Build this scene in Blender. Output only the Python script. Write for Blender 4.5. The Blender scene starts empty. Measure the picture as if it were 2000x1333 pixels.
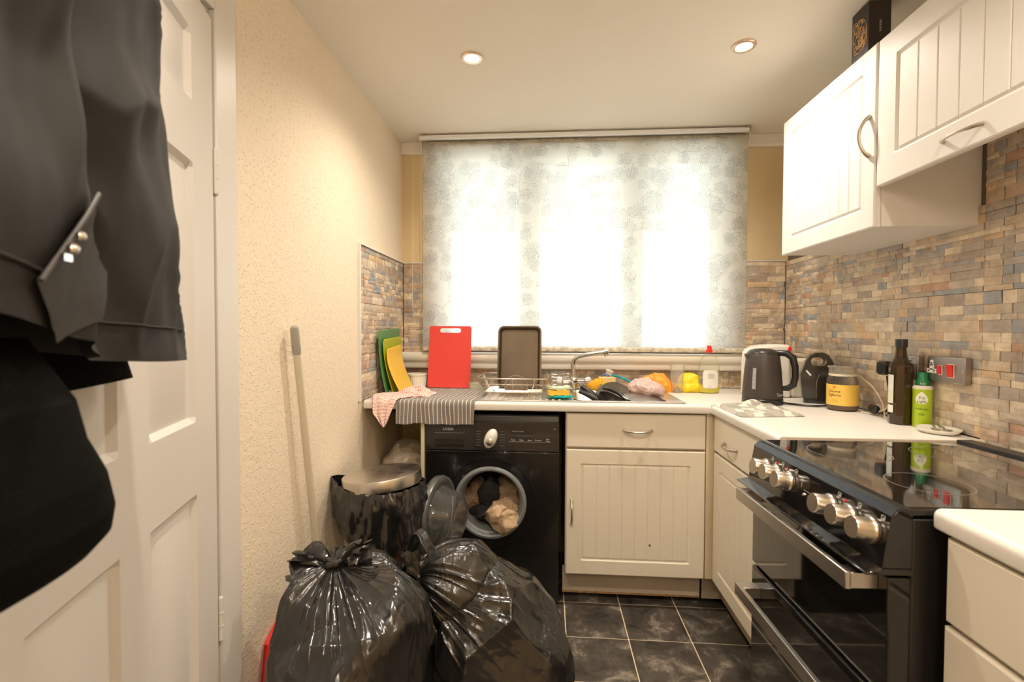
import bpy, bmesh, math, random
import numpy as np
from mathutils import Vector, Matrix, Euler

# ---------------------------------------------------------------- camera, world, lights, exposure
SC = bpy.context.scene
COL = SC.collection
F_PX = 939.6; YAW = 0.073; PITCH = 0.0246; ROLL = 0.0037; CAM_H = 1.232
def cam_axes():
    cy, sy = math.cos(YAW), math.sin(YAW)
    fwd = Vector((-sy, cy, 0)); right = Vector((cy, sy, 0)); up = Vector((0, 0, 1))
    cp, sp = math.cos(PITCH), math.sin(PITCH)
    f2 = fwd*cp - up*sp; u2 = fwd*sp + up*cp
    cr, sr = math.cos(ROLL), math.sin(ROLL)
    return right*cr + u2*sr, u2*cr - right*sr, f2
_r, _u, _f = cam_axes()
cam_d = bpy.data.cameras.new('camera'); cam = bpy.data.objects.new('camera', cam_d); COL.objects.link(cam)
cam_d.sensor_fit = 'HORIZONTAL'; cam_d.sensor_width = 36.0; cam_d.lens = F_PX/2000*36
cam_d.clip_start = 0.02; cam_d.clip_end = 200
cam.matrix_world = Matrix(((_r.x, _u.x, -_f.x, 0), (_r.y, _u.y, -_f.y, 0), (_r.z, _u.z, -_f.z, CAM_H), (0, 0, 0, 1)))
cam_d.dof.use_dof = True; cam_d.dof.focus_distance = 2.25; cam_d.dof.aperture_fstop = 4.8
SC.camera = cam

SKY_COL = (0.97, 0.99, 1.0); SKY_STRENGTH = 5.7
LAMP_COL = (1.0, 0.88, 0.745); LAMP_W = 36.0; FILL_W = 15.0
vs = SC.view_settings
SC.display_settings.display_device = 'sRGB'
vs.view_transform = 'Standard'; vs.look = 'None'; vs.gamma = 1.0; vs.use_curve_mapping = False
vs.exposure = 0.53
w = bpy.data.worlds.new('overcast_sky'); SC.world = w; w.use_nodes = True
nt = w.node_tree; nt.nodes.clear()
bg = nt.nodes.new('ShaderNodeBackground'); wo = nt.nodes.new('ShaderNodeOutputWorld')
bg.inputs[0].default_value = (*SKY_COL, 1); bg.inputs[1].default_value = SKY_STRENGTH
nt.links.new(bg.outputs[0], wo.inputs[0])

# ---------------------------------------------------------------- room numbers (metres)
XL, XR, YB, ZC, ZT = -0.821, 1.282, 2.709, 2.288, 1.605     # tile faces of the walls, ceiling, top of the tiling
YFRONT = -1.30
ZW = 0.91                                                     # worktop height
YW, XW = 2.10, 0.70                                           # worktop front edges
DH = Vector((-0.82, 1.135, 0)); DA = Vector((0.308, -0.951, 0)).normalized(); DN = Vector((0.951, 0.308, 0)).normalized()
def dp(s, n, z): return DH + DA*s + DN*n + Vector((0, 0, z))  # a point by its place on the open door

# ---------------------------------------------------------------- numeric noise
def _hash(ix, iy, iz, seed):
    h = (ix.astype(np.int64)*374761393 + iy.astype(np.int64)*668265263 + iz.astype(np.int64)*2147483647 + seed*974711) & 0xffffffff
    h = ((h ^ (h >> 13))*1274126177) & 0xffffffff
    h = h ^ (h >> 16)
    return (h & 0xffff)/32767.5 - 1.0
def vnoise(p, seed=0):
    p = np.asarray(p, float); i = np.floor(p); f = p - i; f = f*f*f*(f*(f*6-15)+10)
    x, y, z = i[..., 0], i[..., 1], i[..., 2]; fx, fy, fz = f[..., 0], f[..., 1], f[..., 2]
    def c(a, b, d): return _hash(x+a, y+b, z+d, seed)
    def L(a, b, t): return a + (b-a)*t
    return L(L(L(c(0,0,0), c(1,0,0), fx), L(c(0,1,0), c(1,1,0), fx), fy), L(L(c(0,0,1), c(1,0,1), fx), L(c(0,1,1), c(1,1,1), fx), fy), fz)
def fbm(p, seed=0, n=3):
    r = 0; a = 1.0; p = np.asarray(p, float)
    for k in range(n): r = r + a*vnoise(p, seed+k*17); p = p*2.03; a *= .5
    return r
def ridge(p, seed=0): return 1 - np.abs(vnoise(p, seed))*2

# ---------------------------------------------------------------- materials
MATS = {}
def _new(name):
    m = bpy.data.materials.new(name); m.use_nodes = True
    return m, m.node_tree, m.node_tree.nodes['Principled BSDF']
def N(nt, t, **kw):
    n = nt.nodes.new(t)
    for k, v in kw.items():
        if k.startswith('i_'):
            n.inputs[k[2:].replace('_', ' ')].default_value = v
        else: setattr(n, k, v)
    return n
def mat(name, col, rough=.5, metal=0.0, spec=.5, coat=0.0, bump=None, var=None, stretch=None, rvar=0, aniso=0, sheen=0, sss=0):
    if name in MATS: return MATS[name]
    m, nt, b = _new(name); lk = nt.links.new
    b.inputs['Base Color'].default_value = (*col, 1); b.inputs['Roughness'].default_value = rough
    b.inputs['Metallic'].default_value = metal; b.inputs['Specular IOR Level'].default_value = spec
    b.inputs['Coat Weight'].default_value = coat; b.inputs['Coat Roughness'].default_value = .05
    b.inputs['Sheen Weight'].default_value = sheen
    tc = N(nt, 'ShaderNodeTexCoord'); src = tc.outputs['Object']
    if stretch:
        mp = N(nt, 'ShaderNodeMapping'); mp.inputs['Scale'].default_value = stretch; lk(src, mp.inputs[0]); src = mp.outputs[0]
    if var:
        no = N(nt, 'ShaderNodeTexNoise'); no.inputs['Scale'].default_value = var[0]; no.inputs['Detail'].default_value = 5
        lk(src, no.inputs['Vector'])
        mx = N(nt, 'ShaderNodeMixRGB'); mx.inputs[1].default_value = (*[c*(1-var[1]) for c in col], 1); mx.inputs[2].default_value = (*[min(1, c*(1+var[1])) for c in col], 1)
        cr = N(nt, 'ShaderNodeMapRange'); cr.inputs[1].default_value = .3; cr.inputs[2].default_value = .7
        lk(no.outputs[0], cr.inputs[0]); lk(cr.outputs[0], mx.inputs[0]); lk(mx.outputs[0], b.inputs['Base Color'])
        if rvar:
            mr = N(nt, 'ShaderNodeMapRange'); mr.inputs[1].default_value = .3; mr.inputs[2].default_value = .7
            mr.inputs[3].default_value = max(0, rough-rvar); mr.inputs[4].default_value = rough+rvar
            lk(no.outputs[0], mr.inputs[0]); lk(mr.outputs[0], b.inputs['Roughness'])
    if bump:
        no = N(nt, 'ShaderNodeTexNoise'); no.inputs['Scale'].default_value = bump[0]; no.inputs['Detail'].default_value = 4
        lk(src, no.inputs['Vector']); bp = N(nt, 'ShaderNodeBump'); bp.inputs['Strength'].default_value = bump[1]; bp.inputs['Distance'].default_value = bump[2]
        lk(no.outputs[0], bp.inputs['Height']); lk(bp.outputs[0], b.inputs['Normal'])
    MATS[name] = m; return m
def emis(name, col, s):
    m = bpy.data.materials.new(name); m.use_nodes = True; nt = m.node_tree; nt.nodes.clear()
    e = N(nt, 'ShaderNodeEmission'); e.inputs[0].default_value = (*col, 1); e.inputs[1].default_value = s
    o = N(nt, 'ShaderNodeOutputMaterial'); nt.links.new(e.outputs[0], o.inputs[0]); return m
def clear(name, tint=(1, 1, 1), rough=.03, ior=1.45, body=0.0, body_col=(1, 1, 1)):
    """thin clear sheet of glass or plastic: see-through, with a Fresnel gloss; body adds some haze"""
    m = bpy.data.materials.new(name); m.use_nodes = True; nt = m.node_tree; nt.nodes.clear(); lk = nt.links.new
    t = N(nt, 'ShaderNodeBsdfTransparent'); t.inputs[0].default_value = (*tint, 1)
    g = N(nt, 'ShaderNodeBsdfGlossy'); g.inputs['Roughness'].default_value = rough
    fr = N(nt, 'ShaderNodeFresnel'); fr.inputs[0].default_value = ior
    fm = N(nt, 'ShaderNodeMath', operation='MULTIPLY'); fm.inputs[1].default_value = .45 if ior < 1.3 else .9; lk(fr.outputs[0], fm.inputs[0])
    mx = N(nt, 'ShaderNodeMixShader'); lk(fm.outputs[0], mx.inputs[0]); lk(t.outputs[0], mx.inputs[1]); lk(g.outputs[0], mx.inputs[2])
    out = mx.outputs[0]
    if body:
        d = N(nt, 'ShaderNodeBsdfDiffuse'); d.inputs[0].default_value = (*body_col, 1)
        m2 = N(nt, 'ShaderNodeMixShader'); m2.inputs[0].default_value = body; lk(out, m2.inputs[1]); lk(d.outputs[0], m2.inputs[2]); out = m2.outputs[0]
    o = N(nt, 'ShaderNodeOutputMaterial'); lk(out, o.inputs[0]); return m

# ---------------------------------------------------------------- mesh building
OFF = {}
class MB:
    def __init__(s): s.v = []; s.f = []; s.mi = []; s.uv = {}
    def add(s, vs, fs, m=0):
        o = len(s.v); s.v += [tuple(map(float, q)) for q in vs]
        for f in fs: s.f.append(tuple(i+o for i in f)); s.mi.append(m)
        return o
    def box(s, x0, x1, y0, y1, z0, z1, m=0):
        v = [(x, y, z) for z in (z0, z1) for y in (y0, y1) for x in (x0, x1)]
        s.add(v, [(0,2,3,1), (4,5,7,6), (0,1,5,4), (2,6,7,3), (0,4,6,2), (1,3,7,5)], m); return s
    def obox(s, c, ax, ay, az, hx, hy, hz, m=0):
        c, ax, ay, az = Vector(c), Vector(ax), Vector(ay), Vector(az)
        v = [c+ax*(sx*hx)+ay*(sy*hy)+az*(sz*hz) for sz in (-1,1) for sy in (-1,1) for sx in (-1,1)]
        s.add(v, [(0,2,3,1), (4,5,7,6), (0,1,5,4), (2,6,7,3), (0,4,6,2), (1,3,7,5)], m); return s
    def prism(s, poly, axis, a, b, m=0):
        """poly: 2-D outline in the two other axes (order x,y,z without axis)"""
        n = len(poly); v = []
        for t in (a, b):
            for p in poly:
                q = list(p); q.insert(axis, t); v.append(q)
        fs = [tuple(range(n)), tuple(range(2*n-1, n-1, -1))] + [(i, i+n, (i+1) % n+n, (i+1) % n) for i in range(n)]
        s.add(v, fs, m); return s
    def grid(s, arr, cu=False, cv=False, m=0, flip=False):
        arr = np.asarray(arr); nu, nv = arr.shape[:2]; vs_ = arr.reshape(-1, 3); fs = []
        for i in range(nu if cu else nu-1):
            for j in range(nv if cv else nv-1):
                a = i*nv+j; b = i*nv+(j+1) % nv; c = ((i+1) % nu)*nv+(j+1) % nv; d = ((i+1) % nu)*nv+j
                fs.append((a, d, c, b) if flip else (a, b, c, d))
        return s.add(vs_, fs, m)
    def lathe(s, prof, n=40, c=(0, 0, 0), axis=(0, 0, 1), m=0, ref=None, arc=None):
        az = Vector(axis).normalized(); ax = Vector(ref) if ref else (Vector((1, 0, 0)) if abs(az.x) < .9 else Vector((0, 1, 0)))
        ax = (ax - az*ax.dot(az)).normalized(); ay = az.cross(ax); c = Vector(c); rows = []
        full = arc is None; a0, a1 = arc or (0, 2*math.pi)
        k = n if full else n+1
        for r, h in prof:
            rows.append([c+ax*(r*math.cos(a0+(a1-a0)*i/n))+ay*(r*math.sin(a0+(a1-a0)*i/n))+az*h for i in range(k)])
        s.grid(np.array([[tuple(p) for p in row] for row in rows]), cv=full, m=m); return s
    def cyl(s, p0, p1, r, r1=None, n=20, m=0):
        p0, p1 = Vector(p0), Vector(p1); r1 = r if r1 is None else r1; L = (p1-p0).length
        return s.lathe([(0, 0), (r, 0), (r1, L), (0, L)], n, p0, p1-p0, m)
    def tube(s, path, r, n=8, closed=False, m=0, caps=True):
        P = [Vector(p) for p in path]; k = len(P); rows = []
        up = Vector((0, 0, 1)); prev = None
        for i in range(k):
            t = (P[(i+1) % k]-P[i-1]) if closed else (P[min(i+1, k-1)]-P[max(i-1, 0)])
            t.normalize()
            if prev is None:
                a = t.cross(up)
                if a.length < .05: a = t.cross(Vector((1, 0, 0)))
            else: a = prev - t*prev.dot(t)
            a.normalize(); prev = a; b = t.cross(a)
            rr = r[i] if isinstance(r, (list, tuple)) else r
            rows.append([tuple(P[i]+a*(rr*math.cos(2*math.pi*j/n))+b*(rr*math.sin(2*math.pi*j/n))) for j in range(n)])
        o = s.grid(np.array(rows), cu=closed, cv=True, m=m)
        if caps and not closed:
            s.f.append(tuple(o+j for j in range(n-1, -1, -1))); s.mi.append(m)
            s.f.append(tuple(o+(k-1)*n+j for j in range(n))); s.mi.append(m)
        return s
    def ball(s, c, rx, ry=None, rz=None, n=20, m=0):
        ry = rx if ry is None else ry; rz = rx if rz is None else rz
        rows = [[(c[0]+rx*math.sin(t)*math.cos(p), c[1]+ry*math.sin(t)*math.sin(p), c[2]-rz*math.cos(t)) for p in np.linspace(0, 2*math.pi, n, endpoint=False)] for t in np.linspace(.001, math.pi-.001, n//2+1)]
        s.grid(np.array(rows), cv=True, m=m); return s
    def build(s, name, mats=None, parent=None, bevel=0, seg=2, smooth=35, loc=None, local=False, solid=0, sub=0, uv=None):
        me = bpy.data.meshes.new(name)
        off = Vector((0, 0, 0))
        if not local:
            off = OFF.get(parent.name, Vector((0, 0, 0))) if parent is not None else (Vector(loc) if loc is not None else off)
        V = [(q[0]-off.x, q[1]-off.y, q[2]-off.z) for q in s.v]
        me.from_pydata(V, [], s.f)
        if mats is not None:
            for q in (mats if isinstance(mats, (list, tuple)) else [mats]): me.materials.append(q)
        me.polygons.foreach_set('material_index', s.mi)
        if uv is not None:
            ul = me.uv_layers.new(name='UVMap'); li = np.empty(len(me.loops), np.int32); me.loops.foreach_get('vertex_index', li)
            ul.data.foreach_set('uv', np.asarray(uv, np.float32)[li].ravel())
        bm = bmesh.new(); bm.from_mesh(me); bmesh.ops.recalc_face_normals(bm, faces=bm.faces[:]); bm.to_mesh(me); bm.free()
        if smooth:
            me.polygons.foreach_set('use_smooth', [True]*len(me.polygons)); me.set_sharp_from_angle(angle=math.radians(smooth))
        me.update()
        o = bpy.data.objects.new(name, me); COL.objects.link(o)
        if parent is not None: o.parent = parent; OFF[o.name] = OFF.get(parent.name, Vector((0, 0, 0)))
        else:
            if loc is not None: o.location = loc
            OFF[o.name] = Vector(loc) if loc is not None else Vector((0, 0, 0))
        if solid:
            md = o.modifiers.new('solid', 'SOLIDIFY'); md.thickness = solid; md.offset = 0
        if bevel:
            md = o.modifiers.new('bevel', 'BEVEL'); md.width = bevel; md.segments = seg; md.limit_method = 'ANGLE'; md.angle_limit = math.radians(40)
        if sub:
            md = o.modifiers.new('sub', 'SUBSURF'); md.levels = sub; md.render_levels = sub
        return o
def thing(name, label, cat, loc=(0, 0, 0), rz=0.0, group=None):
    o = bpy.data.objects.new(name, None); COL.objects.link(o); o.location = loc; o.rotation_euler = (0, 0, rz)
    o.empty_display_size = .05
    OFF[o.name] = Vector(loc) if rz == 0 else Vector((0, 0, 0))
    tag(o, label, cat, group); return o
def tag(o, label, cat, group=None, kind=None):
    o['label'] = label; o['category'] = cat
    if group: o['group'] = group
    if kind: o['kind'] = kind
    return o
def struct(o): o['kind'] = 'structure'; return o
def sheet(fn, nu, nv):
    """MB from fn(u,v)->(x,y,z) with numpy arrays; returns builder and uv"""
    U, Vv = np.meshgrid(np.linspace(0, 1, nu), np.linspace(0, 1, nv), indexing='ij')
    x, y, z = fn(U, Vv); b = MB(); b.grid(np.stack([x+0*U, y+0*U, z+0*U], -1)); return b, np.stack([U.ravel(), Vv.ravel()], -1)
def interp(t, xs, ys): return np.interp(t, xs, ys)
def rect_hole(b, x0, x1, z0, z1, cx, cz, r, y, n=64, m=0):
    """flat plate in the plane y with a round hole"""
    ang = sorted(set([2*math.pi*i/n for i in range(n)] + [math.atan2(zz-cz, xx-cx) % (2*math.pi) for xx in (x0, x1) for zz in (z0, z1)]))
    inner = []; outer = []
    for a in ang:
        c, s_ = math.cos(a), math.sin(a); inner.append((cx+r*c, y, cz+r*s_))
        t = min(((x1-cx)/c if c > 1e-9 else (x0-cx)/c if c < -1e-9 else 1e9), ((z1-cz)/s_ if s_ > 1e-9 else (z0-cz)/s_ if s_ < -1e-9 else 1e9))
        outer.append((cx+t*c, y, cz+t*s_))
    b.grid(np.array([inner, outer]), cv=True, m=m)
def round_poly(w, h, r, n=5, cx=0, cz=0):
    P = []
    for sx, sz, a0 in ((1, 1, 0), (-1, 1, 90), (-1, -1, 180), (1, -1, 270)):
        for i in range(n+1):
            a = math.radians(a0+90*i/n); P.append((cx+sx*(w/2-r)+r*math.cos(a), cz+sz*(h/2-r)+r*math.sin(a)))
    return P
_txt = {}
def text_geo(body, size):
    cu = bpy.data.curves.new('t', 'FONT'); cu.body = body; cu.size = size; cu.align_x = 'CENTER'; cu.align_y = 'CENTER'; cu.resolution_u = 3
    o = bpy.data.objects.new('t', cu); COL.objects.link(o)
    dg = bpy.context.evaluated_depsgraph_get(); me = bpy.data.meshes.new_from_object(o.evaluated_get(dg))
    V = [tuple(v.co) for v in me.vertices]; Fc = [tuple(p.vertices) for p in me.polygons]
    bpy.data.objects.remove(o); bpy.data.curves.remove(cu); bpy.data.meshes.remove(me)
    return V, Fc
def lettering(body, size, c, right, up, m, parent, name='lettering', wrap=None, local=False, sx=1.0):
    """flat print as thin mesh letters; wrap=(axis point, radius) bends it round an upright cylinder"""
    V, Fc = text_geo(body, size); c, right, up = Vector(c), Vector(right).normalized(), Vector(up).normalized()
    b = MB(); pts = []
    for x, y, z in V:
        x *= sx
        if wrap:
            ax, r = wrap; a0 = math.atan2(c.y-ax[1], c.x-ax[0]); a = a0 + x/r
            pts.append((ax[0]+r*math.cos(a), ax[1]+r*math.sin(a), c.z+y))
        else: pts.append(tuple(c+right*x+up*y))
    b.add(pts, Fc); return b.build(name, m, parent, smooth=0, local=local)
def door_relief(w, h, t, fr, grooves, origin, ax, out, flat=False):
    """MB of a routed panel door: frame, ogee round a grooved field; ax runs along its width, out is its face normal"""
    ax, out, origin = Vector(ax), Vector(out), Vector(origin)
    xs = {0, .004, w-.004, w}; zs = {0, .004, h-.004, h}
    if not flat:
        for e in (fr, fr+.007, fr+.015): xs |= {e, w-e}; zs |= {e, h-e}
        gl = [fr+.015+(w-2*fr-.03)*(i+1)/(grooves+1) for i in range(grooves)]
        for g in gl: xs |= {g-.003, g, g+.003}
    xs = sorted(xs); zs = sorted(zs)
    def d(x, z):
        e = min(x, w-x, z, h-z)
        if e < .0039: return -.003
        if flat or e <= fr+1e-6: return 0
        if e < fr+.0075: return -.006
        r = -.002
        if e > fr+.0149 and min(z, h-z) > fr+.0149:
            for g in gl:
                if abs(x-g) < .001: return -.0045
        return r
    arr = np.array([[tuple(origin+ax*x+Vector((0, 0, z))+out*(t+d(x, z))) for z in zs] for x in xs])
    b = MB(); b.grid(arr)
    edge = [(x, 0) for x in xs] + [(w, z) for z in zs[1:]] + [(x, h) for x in xs[::-1][1:]] + [(0, z) for z in zs[::-1][1:-1]]
    ring = lambda q: [tuple(origin+ax*x+Vector((0, 0, z))+out*q) for x, z in edge]
    b.grid(np.array([ring(0), ring(t-.003)]), cv=True)
    b.add([tuple(origin+ax*x+Vector((0, 0, z))) for x, z in ((0, 0), (w, 0), (w, h), (0, h))], [(0, 1, 2, 3)])
    return b
def bow_handle(p0, p1, out, d=.03, r=.005):
    p0, p1, out = Vector(p0), Vector(p1), Vector(out); P = []; R = []
    for i in range(17):
        t = i/16; P.append(p0.lerp(p1, t) + out*(d*math.sin(math.pi*min(max(t, 0), 1))**.6)); R.append(r*(1.25 if i in (0, 16) else 1)*(.8+.35*abs(t-.5)*2))
    return MB().tube(P, R, 10)
# ---------------------------------------------------------------- shared materials
def wallpaper(name, col):
    m, nt, b = _new(name); lk = nt.links.new; b.inputs['Base Color'].default_value = (*col, 1); b.inputs['Roughness'].default_value = .75
    tc = N(nt, 'ShaderNodeTexCoord')
    v = N(nt, 'ShaderNodeTexVoronoi'); v.inputs['Scale'].default_value = 95; v.inputs['Randomness'].default_value = 1; lk(tc.outputs['Object'], v.inputs['Vector'])
    r1 = N(nt, 'ShaderNodeMapRange'); r1.inputs[1].default_value = .28; r1.inputs[2].default_value = .12; lk(v.outputs['Distance'], r1.inputs[0])
    cc = N(nt, 'ShaderNodeSeparateColor'); lk(v.outputs['Color'], cc.inputs[0])
    gt = N(nt, 'ShaderNodeMath', operation='GREATER_THAN'); gt.inputs[1].default_value = .62; lk(cc.outputs[0], gt.inputs[0])
    mu = N(nt, 'ShaderNodeMath', operation='MULTIPLY'); lk(r1.outputs[0], mu.inputs[0]); lk(gt.outputs[0], mu.inputs[1])
    no = N(nt, 'ShaderNodeTexNoise'); no.inputs['Scale'].default_value = 60; no.inputs['Detail'].default_value = 3; lk(tc.outputs['Object'], no.inputs['Vector'])
    ad = N(nt, 'ShaderNodeMath', operation='ADD'); lk(mu.outputs[0], ad.inputs[0]); lk(no.outputs[0], ad.inputs[1])
    bp = N(nt, 'ShaderNodeBump'); bp.inputs['Strength'].default_value = .55; bp.inputs['Distance'].default_value = .004
    lk(ad.outputs[0], bp.inputs['Height']); lk(bp.outputs[0], b.inputs['Normal']); return m
M_WALL = wallpaper('woodchip_wallpaper', (0.85, 0.725, 0.555))
M_WALL2 = mat('painted_wall', (0.74, 0.58, 0.34), .7, bump=(40, .1, .003))
M_CEIL = mat('ceiling_paint', (0.86, 0.80, 0.705), .85)
M_WOODW = mat('white_gloss_paint', (0.72, 0.685, 0.63), .38)
M_UPVC = mat('white_upvc', (0.85, 0.86, 0.86), .35)
M_SILL = mat('cream_sill', (0.82, 0.77, 0.68), .3)
M_CAB = mat('cream_cabinet', (0.80, 0.73, 0.60), .44)
M_WCAB = mat('white_cabinet', (0.77, 0.745, 0.705), .46)
M_CARC = mat('carcass', (0.72, 0.66, 0.56), .5)
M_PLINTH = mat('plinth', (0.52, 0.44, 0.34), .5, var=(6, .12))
M_WTOP = mat('worktop_laminate', (0.77, 0.73, 0.665), .38, var=(120, .03))
M_GROUT = mat('cream_grout', (0.72, 0.58, 0.42), .8)
M_STEEL = mat('brushed_steel', (0.72, 0.70, 0.67), .3, 1.0, bump=(60, .05, .001), stretch=(1, 30, 1))
M_STEELD = mat('dull_steel', (0.55, 0.53, 0.5), .36, 1.0)
M_CHROME = mat('chrome', (0.85, 0.85, 0.85), .08, 1.0)
M_NICKEL = mat('satin_nickel', (0.58, 0.52, 0.44), .28, 1.0)
M_BLACK = mat('black_plastic', (0.014, 0.013, 0.012), .32)
M_BLACKG = mat('black_gloss', (0.010, 0.009, 0.009), .07, coat=.6)
M_BLACKM = mat('black_matt', (0.02, 0.018, 0.017), .6)
M_DARK = mat('dark_gap', (0.02, 0.017, 0.014), .9)
M_WHITEP = mat('white_plastic', (0.82, 0.78, 0.70), .35)
M_PRINTW = mat('white_print', (0.78, 0.76, 0.72), .5)
M_PRINTD = mat('dark_print', (0.05, 0.03, 0.02), .5)
M_REDP = mat('red_plastic', (0.75, 0.03, 0.03), .3)
def slate(name):
    m, nt, b = _new(name); lk = nt.links.new
    tc = N(nt, 'ShaderNodeTexCoord'); oi = N(nt, 'ShaderNodeObjectInfo')
    va = N(nt, 'ShaderNodeVectorMath', operation='MULTIPLY_ADD'); va.inputs[1].default_value = (1, 1, 1); lk(tc.outputs['Object'], va.inputs[0])
    sc = N(nt, 'ShaderNodeMath', operation='MULTIPLY'); sc.inputs[1].default_value = 40; lk(oi.outputs['Random'], sc.inputs[0]); cx = N(nt, 'ShaderNodeCombineXYZ')
    for k in range(3): lk(sc.outputs[0], cx.inputs[k])
    lk(cx.outputs[0], va.inputs[2])
    n1 = N(nt, 'ShaderNodeTexNoise'); n1.inputs['Scale'].default_value = 8; n1.inputs['Detail'].default_value = 9; n1.inputs['Roughness'].default_value = .74; n1.inputs['Distortion'].default_value = .35
    lk(va.outputs[0], n1.inputs['Vector'])
    cr = N(nt, 'ShaderNodeValToRGB'); e = cr.color_ramp.elements; e[0].position = .36; e[0].color = (.028, .024, .020, 1); e[1].position = .70; e[1].color = (.36, .31, .245, 1)
    x = cr.color_ramp.elements.new(.54); x.color = (.085, .073, .060, 1)
    lk(n1.outputs[0], cr.inputs[0]); lk(cr.outputs[0], b.inputs['Base Color'])
    mr = N(nt, 'ShaderNodeMapRange'); mr.inputs[3].default_value = .22; mr.inputs[4].default_value = .5; lk(n1.outputs[0], mr.inputs[0]); lk(mr.outputs[0], b.inputs['Roughness'])
    bp = N(nt, 'ShaderNodeBump'); bp.inputs['Strength'].default_value = .5; bp.inputs['Distance'].default_value = .006; lk(n1.outputs[0], bp.inputs['Height']); lk(bp.outputs[0], b.inputs['Normal']); return m
M_SLATE = slate('slate_vinyl')
STONE_COLS = [((.62, .49, .35), 6), ((.73, .61, .45), 7), ((.54, .45, .35), 4.5), ((.46, .39, .32), 3.5), ((.56, .41, .29), 2.5), ((.35, .355, .36), 1.3), ((.43, .39, .365), 2), ((.52, .32, .21), .9), ((.65, .46, .28), 1.3), ((.42, .34, .27), 1.5)]
def stone_mat(i, c):
    m, nt, b = _new('stone_%s' % 'abcdefghijkl'[i]); lk = nt.links.new; b.inputs['Roughness'].default_value = .55
    tc = N(nt, 'ShaderNodeTexCoord'); ge = N(nt, 'ShaderNodeNewGeometry')
    n1 = N(nt, 'ShaderNodeTexNoise'); n1.inputs['Scale'].default_value = 22; n1.inputs['Detail'].default_value = 6; n1.inputs['Roughness'].default_value = .65; lk(ge.outputs['Position'], n1.inputs['Vector'])
    mx = N(nt, 'ShaderNodeMixRGB'); mx.inputs[1].default_value = (*[q*.78 for q in c], 1); mx.inputs[2].default_value = (*[min(1, q*1.18) for q in c], 1)
    r = N(nt, 'ShaderNodeMapRange'); r.inputs[1].default_value = .33; r.inputs[2].default_value = .67; lk(n1.outputs[0], r.inputs[0]); lk(r.outputs[0], mx.inputs[0])
    lk(mx.outputs[0], b.inputs['Base Color'])
    n2 = N(nt, 'ShaderNodeTexNoise'); n2.inputs['Scale'].default_value = 70; n2.inputs['Detail'].default_value = 3; lk(ge.outputs['Position'], n2.inputs['Vector'])
    bp = N(nt, 'ShaderNodeBump'); bp.inputs['Strength'].default_value = .35; bp.inputs['Distance'].default_value = .004; lk(n2.outputs[0], bp.inputs['Height']); lk(bp.outputs[0], b.inputs['Normal'])
    return m
STONE_M = [stone_mat(i, c) for i, (c, _) in enumerate(STONE_COLS)]

# ---------------------------------------------------------------- the setting: floor, ceiling, walls
HX = -1.95                                                   # far side of the hall behind the door
floor = struct(MB().box(HX, XR+.2, YFRONT, YB+.05, -.10, -.0025).build('floor', M_GROUT))
TS = 0.2471; GX, GY = 0.0827, 1.9137
tile_me = None
for i in range(-4, 6):
    for j in range(-5, 11):
        x0 = GX + i*TS; y0 = GY - j*TS
        if x0 > XR or x0+TS < XL-.02 or y0+TS > YB+.12 or y0 < YFRONT: continue
        if tile_me is None:
            h = TS/2-.0022
            o = MB().box(-h, h, -h, h, -.006, 0).build('tile', M_SLATE, floor, bevel=.0018, seg=1, local=True); tile_me = o.data
        else:
            o = bpy.data.objects.new('tile', tile_me); COL.objects.link(o); o.parent = floor
            md = o.modifiers.new('bevel', 'BEVEL'); md.width = .0018; md.segments = 1
        o.location = (x0+TS/2, y0+TS/2, 0)
ceiling = struct(MB().box(HX, XR+.2, YFRONT, YB+.05, ZC, ZC+.1).build('ceiling', M_CEIL))
WT = .2
wl = MB()                                                    # left wall with the door opening
wl.box(XL-.012-WT, XL-.012, 1.165, YB+.25, 0, ZC)
wl.box(XL-.012-WT, XL-.012, .345, 1.165, 2.025, ZC)
wl.box(XL-.012-WT, XL-.012, YFRONT, .345, 0, ZC)
wall_left = struct(wl.build('wall_left', M_WALL))
wall_right = struct(MB().box(XR+.012, XR+.012+WT, YFRONT, YB+.25, 0, ZC).build('wall_right', M_WALL2))
WX0, WX1, WZ0, WZ1 = -.672, 1.030, 1.10, 2.232                # window opening
wb = MB(); y0, y1 = YB+.012, YB+.26
wb.box(XL-.05, WX0, y0, y1, 0, ZC); wb.box(WX1, XR+.05, y0, y1, 0, ZC); wb.box(WX0, WX1, y0, y1, 0, WZ0); wb.box(WX0, WX1, y0, y1, WZ1, ZC)
wall_back = struct(wb.build('wall_back', M_WALL2))
wall_front = struct(MB().box(HX, XR+.2, YFRONT-.1, YFRONT, 0, ZC).build('wall_front', M_WALL2))
hall = MB(); hall.box(HX-.1, HX, YFRONT, YB, 0, ZC); hall.box(HX, XL-.012-WT, 1.9, 2.0, 0, ZC)
struct(hall.build('wall_hall', M_WALL2))
# boxed band where the back wall meets the ceiling
trim_1 = struct(MB().prism([(YB+.012, ZC), (YB-.012, ZC), (YB-.012, 2.232), (YB-.004, 2.222), (YB+.012, 2.222)], 0, XL-.012, XR+.012).build('trim_1', M_CEIL, bevel=.003))
# metal edge trims of the tiling
t2 = MB(); t2.box(XL-.012, XL+.002, 2.062, 2.071, ZW, ZT+.004); t2.box(XL-.012, XL+.002, 2.071, YB, ZT, ZT+.006)
trim_2 = struct(t2.build('trim_2', mat('white_trim', (.8, .78, .74), .3)))
t3 = MB(); t3.box(XL, -.66, YB-.002, YB+.012, ZT, ZT+.006); t3.box(1.02, XR, YB-.002, YB+.012, ZT, ZT+.006)
trim_3 = struct(t3.build('trim_3', M_WOODW))

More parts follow.
